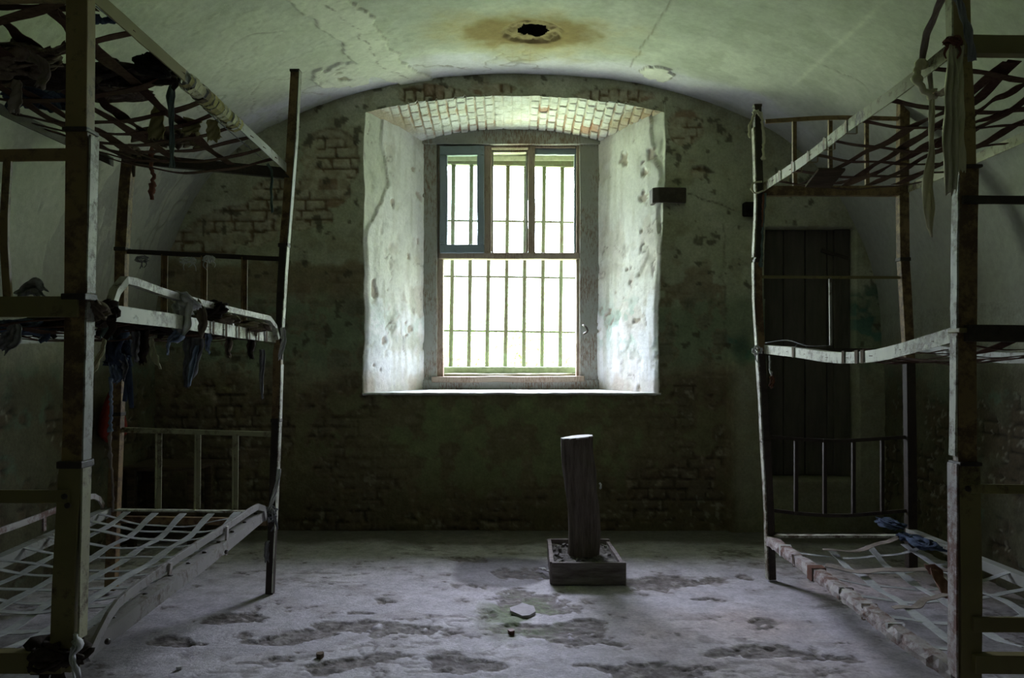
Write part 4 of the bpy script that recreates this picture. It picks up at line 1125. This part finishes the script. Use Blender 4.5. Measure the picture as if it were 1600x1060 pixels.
# top tier of the left bunk
tangle('black matted wad of cloth on the top rail of the left bunk', P(238, 100, 2.95), (.06, .05, .04), 'black', 12, .05, 50, tails=0)
for i, (x, y, Y, s, mt, w_) in enumerate(((200, 118, 3.05, (.22, .12, .022), 'cloth_dark', 'right of the near post'), (25, 95, 2.75, (.16, .12, .05), 'cloth_brown', 'at the upper left edge'), (75, 120, 2.9, (.2, .12, .035), 'cloth_dark', 'left of the near post'),
                                     (260, 215, 3.9, (.16, .12, .03), 'cloth_brown', 'above the far end rail'), (170, 140, 3.2, (.16, .14, .018), 'cloth_brown', 'under the webbing behind the near post'), (60, 155, 3.3, (.14, .12, .02), 'cloth_navy', 'beside the outer top rail'))):
    tangle('matted torn cloth on the top tier, ' + w_, P(x, y, Y), s, mt, 14, .055, 60 + i, name='cloth_heap', tails=2)
rag('olive yellow cloth flap hanging from the top tier, leftmost of three', [P(247, 166, 3.35), P(245, 185, 3.35), P(243, 215, 3.35)], .062, 'cloth_olive', folds=1, depth=.006, wprof=[(0, .7), (.5, .9), (1, 1.1)])
rag('olive yellow cloth flap hanging from the top tier, middle of three', [P(302, 186, 3.5), P(300, 195, 3.5), P(298, 208, 3.5)], .075, 'cloth_olive', folds=1, depth=.006)
rag('olive yellow cloth flap hanging from the top tier, rightmost of three', [P(332, 187, 3.55), P(333, 200, 3.55), P(336, 218, 3.55)], .055, 'cloth_olive', folds=1, depth=.006, wprof=[(0, .8), (1, 1.15)])
rag('long teal strip hanging through the top tier webbing', [P(270, 124, 3.2), P(266, 150, 3.2), P(268, 200, 3.22), P(269, 258, 3.25)], .026, 'cloth_teal', folds=1, depth=.006, wprof=[(0, .4), (.2, 1.2), (.5, .7), (.9, .6), (1, 1)])
cord('red-brown cord with a frayed end hanging below the far end rail', [P(238, 225, LF - .05), P(236, 255, LF - .05), P(240, 275, LF - .05), P(238, 292, LF - .05), P(237, 312, LF - .05)], .010, 'twine_red', knots=(.15, .75, .85))
rag('faint teal strip tied round the far end of the top tier by the inner post', [P(418, 256, LF - .06), P(425, 270, LF - .05), P(424, 300, LF - .05), P(425, 330, LF - .05)], .011, 'cloth_teal', folds=1, depth=.004)
tangle('dark wad of rags wound on top of the far outer post', P(205, 240, LF - .03), (.06, .05, .05), 'cloth_brown', 10, .04, 70, tails=2)
cord('dark grey rope piece tied under the top rail near the ceiling', [P(148, 28, 2.6), P(158, 33, 2.6), P(172, 30, 2.6), P(185, 26, 2.62)], .010, 'cloth_navy', knots=(.1, .8))
rag('tan strip looping between the top tier and the near left post', [P(50, 74, 2.6), P(70, 80, 2.55), P(90, 78, 2.5), P(106, 68, 2.42)], .022, 'cloth_brown', folds=1, depth=.003, face=(0, .5, 1))
rag('grey tan cloth loop drooping from the top tier at the left edge', [P(45, 88, 2.6), P(65, 98, 2.6), P(72, 115, 2.6), P(62, 135, 2.6)], .032, 'strap_tan', folds=1, depth=.004)
rag('short tan cloth end hanging at the upper left edge', [P(25, 125, 2.7), P(26, 150, 2.7), P(22, 172, 2.7)], .034, 'strap_tan', folds=1, depth=.006, wprof=[(0, .8), (1, 1.3)])
# foot of near left post
tangle('dark rag bundle bound round the foot of the near left post, white thread trailing', P(92, 1022, LN + .03), (.085, .075, .05), 'cloth_dark', 16, .05, 80, tails=4)
rag('whitish shredded cloth on the window side of the near left post foot', [P(116, 997, LN + .01), P(119, 1010, LN - .03), P(112, 1025, LN - .03), P(118, 1050, LN - .03)], .035, 'cloth_white', wprof=[(0, .9), (.4, .8), (.7, .3), (1, .5)], fringe=.05)
# far inner post of left bunk
tangle('grey knot with a blue thread tying the lower rail to the far inner post', P(424, 803, LF - .03), (.035, .035, .04), 'cloth_grey', 8, .024, 90, tails=2)
rag('pale strap running slantwise from the lower rail up the far inner post', [P(419, 800, LF - .05), P(427, 778, LF - .05), P(434, 750, LF - .05), P(436, 733, LF - .04)], .018, 'cloth_white', folds=.5, depth=.002, name='tied_strap', cat='strap', fringe=0)
rag('pale blue cloth wrapped round the far inner post above the middle rail', [P(441, 512, LF - .04), P(444, 530, LF - .04), P(440, 548, LF - .04), P(438, 560, LF - .04)], .024, 'cloth_white', folds=1, depth=.004, name='tied_strap', cat='strap')
rag('dirty white tuft hanging low on the far inner post', [P(418, 845, LF - .03), P(416, 856, LF - .03), P(417, 876, LF - .03)], .02, 'cloth_grey', folds=1)
# right bunk rags
rag('long cream cloth strip hanging free with a pointed end, left of the near right post', [P(1452, 100, 2.78), P(1456, 150, 2.78), P(1456, 230, 2.78), P(1451, 290, 2.78), P(1453, 345, 2.78), P(1455, 365, 2.78)], .030, 'cloth_cream', folds=1, depth=.006, wprof=[(0, .45), (.45, .6), (.6, 1), (.85, 1.25), (.95, .7), (1, .1)], n=40)
rag('wide cream cloth hanging down the near right post, cut off square', [P(1487, 70, 2.50), P(1486, 120, 2.49), P(1484, 200, 2.49), P(1486, 300, 2.50)], .036, 'cloth_cream', folds=2, depth=.010, wprof=[(0, .4), (.15, .8), (.6, 1.2), (1, .9)], n=40)
rag('narrow cream band lying against the near right post beside the wide cloth', [P(1497, 72, 2.51), P(1498, 150, 2.50), P(1500, 220, 2.50), P(1502, 265, 2.50)], .026, 'cloth_cream', folds=1, depth=.005, n=30)
cord('cream twisted cloth loop round the top rail of the right bunk', [P(1440, 96, 2.74), P(1432, 110, 2.72), P(1434, 128, 2.70), P(1446, 143, 2.70), P(1462, 150, 2.70)], .011, 'cloth_cream', name='cloth_loop', cat='cord', knots=(.1, .5, .9))
rag('brown strip crossing from the cream loop to the near right post', [P(1462, 148, 2.69), P(1475, 145, 2.62), P(1492, 135, 2.52)], .026, 'cloth_brown', folds=1, depth=.003, fringe=0)
rag('tan strap arching from the top rail up to the near right post top', [P(1441, 100, 2.74), P(1446, 60, 2.70), P(1458, 30, 2.65), P(1474, -6, 2.58), P(1488, -25, 2.53)], .024, 'strap_tan', folds=.5, depth=.002, name='looped_strap', cat='strap', fringe=0)
rag('grey strap slanting across the top of the near right post', [P(1492, -15, 2.49), P(1504, 20, 2.49), P(1514, 55, 2.49), P(1520, 95, 2.49)], .024, 'cloth_grey', folds=.5, depth=.002, name='looped_strap', cat='strap', fringe=0)
tangle('red and brown knotted cloth at the top of the near right post', P(1488, 66, 2.50), (.028, .025, .022), 'twine_red', 8, .014, 95, tails=2)
cord('yellowish string hanging left of the far right post top', [P(1181, 172, RF - .04), P(1176, 185, RF - .04), P(1171, 200, RF - .04), P(1172, 215, RF - .04)], .007, 'cloth_cream', knots=(.1,))
cord('yellowish string with a tasselled end hanging right of the far right post top', [P(1184, 172, RF - .04), P(1190, 185, RF - .04), P(1193, 205, RF - .04), P(1193, 235, RF - .04), P(1194, 250, RF - .04)], .007, 'cloth_cream', knots=(.1, .97))
cord('pale twine ring knotted where the top rail meets the far right post', [P(1190, 284, RF - .04), P(1178, 286, RF - .04), P(1174, 296, RF - .04), P(1182, 302, RF - .04), P(1192, 298, RF - .04)], .005, 'cloth_cream', name='twine_knot', knots=(.5,))
cord('red and teal cord dangling beside the far right post below the top tier', [P(1196, 302, RF - .03), P(1194, 330, RF - .03), P(1191, 370, RF - .03), P(1190, 400, RF - .03), P(1189, 418, RF - .03)], .006, 'cloth_teal', knots=(.95,))
cord('dark red cord dangling beside the far right post below the top tier', [P(1193, 304, RF - .03), P(1192, 330, RF - .03), P(1192, 355, RF - .03)], .006, 'twine_red')
tangle('white thread wound round the far right post at the middle rail', P(1183, 548, RF - .02), (.028, .03, .035), 'cloth_white', 7, .012, 97, tails=2)
cord('thin white string with a pinkish knot hanging below the right middle rail', [P(1203, 556, 4.35), P(1203, 578, 4.35), P(1205, 585, 4.35), P(1207, 604, 4.35)], .0045, 'cloth_white', knots=(.55, .85))
rag('small pinkish scrap tied at the end of the thin white string', [P(1205, 588, 4.34), P(1207, 596, 4.34), P(1205, 604, 4.34)], .022, 'twine_red', folds=1, depth=.004)
o = MB().beam([P(1278, 292, 4.05), P(1300, 264, 3.9)], .13, .012, (0, 0, 1)).build('board_scrap', 'old_wood', None, .002)
tag(o, 'short dark board lying on the top tier of the right bunk', 'board')
tangle('navy blue rag knotted on the outer rail of the right lower tier, far end', P(1390, 818, 4.3), (.06, .14, .018), 'cloth_navy', 12, .035, 99, tails=1)
tangle('dark blue and grey twisted cloth along the right lower tier outer rail', P(1440, 848, 4.0), (.06, .22, .016), 'cloth_navy', 12, .035, 101, tails=1)
rag('brown leather strip end sticking up from the right lower mattress webbing', [P(1448, 890, 3.55), P(1462, 892, 3.5), P(1468, 905, 3.45), P(1488, 935, 3.35)], .055, 'leather', name='leather_strap', cat='strap', folds=.5, depth=.002, fringe=0)
tag(MB().beam([P(12, 255, 4.3), P(24, 268, 4.25), P(38, 284, 4.2)], .035, .02).build('wood_stick', 'leather', None, .003), 'short reddish stick wedged against the left wall near the edge', 'stick')

# ------------------------------------------------------------------ log standing in a wooden tray
tray = thing('wooden_tray', (.40, 4.68, 0), 'shallow wooden box filled with dirt, on the floor under the window', 'box')
TX0, TX1, TY0, TY1, TH = .212, .602, 4.40, 4.97, .118
def board(a, b, mat='tray', nm='side_board', th=.022, h=TH):
    a = Vector(a); b = Vector(b); MB().beam([a + Vector((0, 0, h / 2 + .002)), b + Vector((0, 0, h / 2 + .002))], th, h, (0, 0, 1), jit=.0012, sub=8).build(nm, mat, tray, .002)
board((TX0, TY0, 0), (TX1, TY0, 0)); board((TX0 + .01, TY1, 0), (TX1 - .02, TY1, 0))
board((TX0, TY0 + .01, 0), (TX0 + .01, TY1, 0)); board((TX1 - .01, TY0 + .01, 0), (TX1 - .03, TY1, 0), h=.105)
ns = 40
X_, Y_ = np.meshgrid(np.linspace(TX0 + .01, TX1 - .02, ns), np.linspace(TY0 + .01, TY1 - .01, ns), indexing='ij')
Z_ = .085 + .03 * (fbm(X_, Y_, 12, 600) - .4) + .015 * (fbm(X_, Y_, 50, 610) - .5)
b = MB(); b.add(np.stack([X_, Y_, Z_], -1).reshape(-1, 3), [(i * ns + j, (i + 1) * ns + j, (i + 1) * ns + j + 1, i * ns + j + 1) for i in range(ns - 1) for j in range(ns - 1)])
b.build('dirt_fill', 'dirt', tray)
rd = random.Random(5); b = MB()
for i in range(26):
    x = rd.uniform(TX0 + .03, TX1 - .05); y = rd.uniform(TY0 + .03, TY1 - .04); s = rd.uniform(.008, .02)
    b.box((x, y, .095 + s * .3), (s, s * rd.uniform(.8, 1.6), s * .7), Matrix.Rotation(rd.uniform(0, 3), 3, 'Z') @ Matrix.Rotation(rd.uniform(-.4, .4), 3, 'X'))
o = b.build('rubble', 'dirt', tray); o['kind'] = 'stuff'
log = thing('wooden_log', (.405, 4.69, .09), 'upright stripped log with pale sawn top, standing in the dirt-filled box', 'log')
NA, NH = 40, 44
V = []; f = []
zt_ = .757; cxb, cxt = .402, .375
for i in range(NH):
    t = i / (NH - 1); z = .07 + (zt_ - .07) * t
    cx = cxb + (cxt - cxb) * t + .010 * math.sin(t * 5.5) ; cy = 4.69 + .006 * math.sin(t * 4)
    for j in range(NA):
        a = 2 * math.pi * j / NA
        r_ = .084 + .005 * math.sin(a * 2 + 1) + .004 * math.sin(3 * a + t * 4) + .003 * math.sin(11 * a + 2 * math.sin(t * 6)) + (.010 * math.exp(-((t - .72) / .1) ** 2) * max(0, math.cos(a - .2)))
        r_ += .003 * (float(fbm(a * 2, t * 3, 3, 620, 3)) - .5) * 2
        V.append((cx + r_ * math.cos(a), cy + r_ * math.sin(a), z + (.008 * math.cos(a) if i == NH - 1 else 0)))
for i in range(NH - 1):
    for j in range(NA):
        f.append((i * NA + j, i * NA + (j + 1) % NA, (i + 1) * NA + (j + 1) % NA, (i + 1) * NA + j))
b = MB(); b.add(V, f, True); b.add(V[:NA], [tuple(reversed(range(NA)))]); b.build('log_body', 'bark', log)
b = MB(); top = [(Vector(v) + Vector((0, 0, .0015))) for v in V[-NA:]]
b.add(top + [Vector(v) + Vector((0, 0, -.006)) for v in V[-NA:]], [tuple(range(NA)), tuple(reversed(range(NA, 2 * NA)))] + [(j, j + NA, (j + 1) % NA + NA, (j + 1) % NA) for j in range(NA)]); b.build('sawn_top', 'log_end', log)
MB().tube([(.49, 4.66, .50), (.497, 4.655, .492), (.496, 4.65, .475), (.49, 4.65, .47)], .006, 8).build('hook', 'cloth_white', log)
# litter by the tray
b = MB()
for k in range(5):
    p = P(846 + k * 3, 884 + (k % 3) * 3, 4.68 - k * .03); b.box((p.x, p.y, .018 + .004 * k), (.03, .012, .006), Matrix.Rotation(k * .9, 3, 'Z') @ Matrix.Rotation(.5 * (k % 2), 3, 'X'))
tag(b.build('litter_scrap', 'cloth_white'), 'small crumpled pale blue wrapper on the floor left of the wooden box', 'litter')
# loose flake of screed and a red-brown shard
def flake(label, px, py, rx, ry, mat, z=.012, th=.012, seed=0, name='concrete_flake', cat='debris'):
    cx, cy = fp(px, py); rd = random.Random(seed); n = 11
    pts = [(cx + rx * math.cos(6.283 * i / n) * rd.uniform(.7, 1.1), cy + ry * math.sin(6.283 * i / n) * rd.uniform(.7, 1.1)) for i in range(n)]
    b = MB(); b.add([(x, y, z) for x, y in pts] + [(x * .97 + cx * .03, y * .97 + cy * .03, z - th) for x, y in pts], [tuple(range(n)), tuple(reversed(range(n, 2 * n)))] + [(i, i + n, (i + 1) % n + n, (i + 1) % n) for i in range(n)])
    return tag(b.build(name, mat), label, cat)
flake('flat loose slab of floor screed lying over the mossy hollow', 819, 956, .065, .10, 'screed', .012, .016, 3)
flake('small red-brown shard lying in the floor hollow', 799, 989, .018, .02, 'leather', .012, .02, 4, 'brick_shard')
flake('small dark stone on the floor left of the mossy hollow', 500, 1028, .016, .02, 'cloth_brown', .018, .02, 5, 'stone_chip')
flake('small pale chip on the floor by the left bunk, near the bottom edge', 280, 1047, .012, .012, 'cloth_white', .014, .012, 6, 'stone_chip')

# black iron wall bracket at the reveal corner and a stub further right
a = P(1023, 305, WY - .03); b_ = P(1072, 306, WY - .03)
m = MB().beam([(.985, WY + .09, a.z + .002), (a.x, WY - .012, a.z), (a.x + .03, WY - .035, a.z), (b_.x, WY - .03, b_.z)], .03, .105, (0, 0, 1), jit=.002)
tag(m.build('wall_bracket', 'dark_iron', None, .006), 'black iron bracket bent round the right corner of the window recess', 'bracket')
a = P(1160, 329, WY); c = P(1182, 327, WY)
m = MB().box(((a.x + c.x) / 2, WY - .02, (a.z + c.z) / 2), (.10, .07, .095))
tag(m.build('wall_stub', 'black', None, .012), 'small black block stuck in the wall beside the far right post', 'block')

# behind the left bunk: low bench and red bag on the wall
bn = thing('low_bench', (-2.28, 5.35, 0), 'low dark wooden bench against the window wall behind the left bunk', 'bench')
MB().beam([(-2.46, 5.45, .50), (-2.0, 5.45, .50)], .40, .03, (0, 0, 1), jit=.002, sub=5).build('bench_top', 'old_wood', bn, .003)
for x in (-2.42, -2.04):
    for y in (5.3, 5.6):
        MB().beam([(x, y, 0), (x, y, .485)], .045, .045, (0, 1, 0)).build('leg', 'old_wood', bn, .003)
MB().beam([(-2.40, 5.29, .22), (-2.06, 5.29, .22)], .02, .04).build('stretcher', 'old_wood', bn)
V = []; f = []; n1_, n2_ = 18, 14
for i in range(n1_):
    t = i / (n1_ - 1)
    for j in range(n2_):
        a = 2 * math.pi * j / n2_; w_ = (.03 + .09 * math.sin(min(t * 1.25, 1) * math.pi / 2)) * (1 + .08 * math.sin(5 * a + t * 4)) * (1 - .5 * smooth(.85, 1, t))
        V.append((-2.40 + .55 * w_ * math.cos(a), 5.0 + w_ * math.sin(a), 1.0 - .30 * t))
for i in range(n1_ - 1):
    for j in range(n2_):
        f.append((i * n2_ + j, (i + 1) * n2_ + j, (i + 1) * n2_ + (j + 1) % n2_, i * n2_ + (j + 1) % n2_))
b = MB(); b.add(V, f, True); b.add(V[:n2_], [tuple(range(n2_))]); b.add(V[-n2_:], [tuple(range(n2_))])
tag(b.build('red_sack', 'cloth_red'), 'dark red cloth sack hanging on the wall behind the far left post', 'sack')

# ------------------------------------------------------------------ outside: grassy bank and shrubs
S_, T_ = np.meshgrid(np.linspace(-7, 7, 40), np.linspace(12, 22, 30), indexing='ij')
Zg = -.3 + .10 * (T_ - 12) + .4 * (fbm(S_, T_, .4, 700) - .5)
o = grid_obj('ground_outside', np.stack([S_, T_, Zg], -1), np.ones(S_.shape + (3,)) * .2, 'ground', flip=True)
def shrub(label, c, r, n, seed):
    rd = np.random.default_rng(seed); t = thing('leafy_shrub', (c[0], c[1], 0), label, 'shrub', None)
    v = rd.normal(size=(n, 3)); v /= np.linalg.norm(v, axis=1)[:, None]
    v *= (rd.random((n, 1)) ** .45) * np.array(r) * (1 + .25 * np.sin(v[:, :1] * 7 + v[:, 2:] * 5)); v += np.array(c)
    b = MB()
    for p in v:
        a = rd.normal(size=3); a /= np.linalg.norm(a); u = np.cross(a, rd.normal(size=3)); u /= np.linalg.norm(u)
        L = .09; w = .035
        b.add([p - a * L, p + u * w, p + a * L, p - u * w], [(0, 1, 2, 3)])
    b.build('foliage', 'leaf', t)
    b = MB()
    for k in range(5):
        e_ = Vector((c[0] + rd.uniform(-.6, .6) * r[0], c[1] + rd.uniform(-.4, .4) * r[1], c[2] + r[2] * .4))
        b.tube(resample([Vector((c[0], c[1], -.1)), Vector((c[0], c[1], c[2] * .4)).lerp(e_, .3), e_], 8), .03, 6, scale=[1 - .09 * i for i in range(8)])
    b.build('stem', 'bark', t)
shrub('leafy green shrub outside the window, left in the lower opening', (-1.0, 14, 1.05), (.9, .8, .9), 1300, 1)
shrub('leafy green shrub outside the window, middle of the lower opening', (.1, 17.2, 1.3), (.8, .8, 1.3), 1500, 2)
shrub('leafy green shrub outside the window, right in the lower opening', (1.1, 15, .9), (.7, .8, .9), 1200, 3)

# ------------------------------------------------------------------ sub-parts and groups
def centre(o):
    n = len(o.data.vertices); c = Vector()
    for v in o.data.vertices: c += v.co
    return c / n
def zspan(o):
    z = [v.co.z for v in o.data.vertices]; return min(z), max(z)
for bed in (LB, RB):
    kids = [c for c in bpy.data.objects if c.parent is bed]
    ps = [(c, centre(c), zspan(c)) for c in kids if c.name.split('.')[0] == 'post']
    rl = [(c, centre(c)) for c in kids if c.name.split('.')[0] in ('side_rail', 'headboard_rail', 'end_rail')]
    for c in kids:
        k = c.name.split('.')[0]; q = centre(c)
        if k in ('post_flange', 'post_collar'):
            best = min(ps, key=lambda p: abs(p[1].x - q.x) * 3 + abs(p[1].y - q.y) * 3 + max(p[2][0] - q.z, q.z - p[2][1], 0))[0]
        elif k in ('rivet', 'bolt', 'rail_wrap'):
            best = min(rl, key=lambda p: min((v.co - q).length for v in p[0].data.vertices))[0]
        elif k == 'guard_bracket':
            gs = [g for g in kids if g.name.split('.')[0] == 'guard_rail']
            best = min(gs, key=lambda g: min((v.co - q).length for v in g.data.vertices))
        else: continue
        c.parent = best; c.matrix_parent_inverse = Matrix.Identity(4)
g_.parent = s_; g_.matrix_parent_inverse = Matrix.Identity(4)
GR = {'triple_bunk_bed': 'triple bunk beds', 'cloth_heap': 'matted heaps of torn cloth on the left bunk', 'rag_bundle': 'knotted rag bundles tied to the bunks',
      'hanging_rag': 'ragged cloth strips hanging from the bunks', 'dangling_rope': 'cords dangling from the bunks', 'knotted_rag': 'knotted rags on the left bunk rails',
      'looped_strap': 'straps looped over the near right post', 'tied_strap': 'straps tied to the far inner post of the left bunk', 'leafy_shrub': 'shrubs outside the window', 'stone_chip': 'stone chips on the floor'}
for o in bpy.data.objects:
    if o.parent is None and 'label' in o and o.name.split('.')[0] in GR: o['group'] = GR[o.name.split('.')[0]]
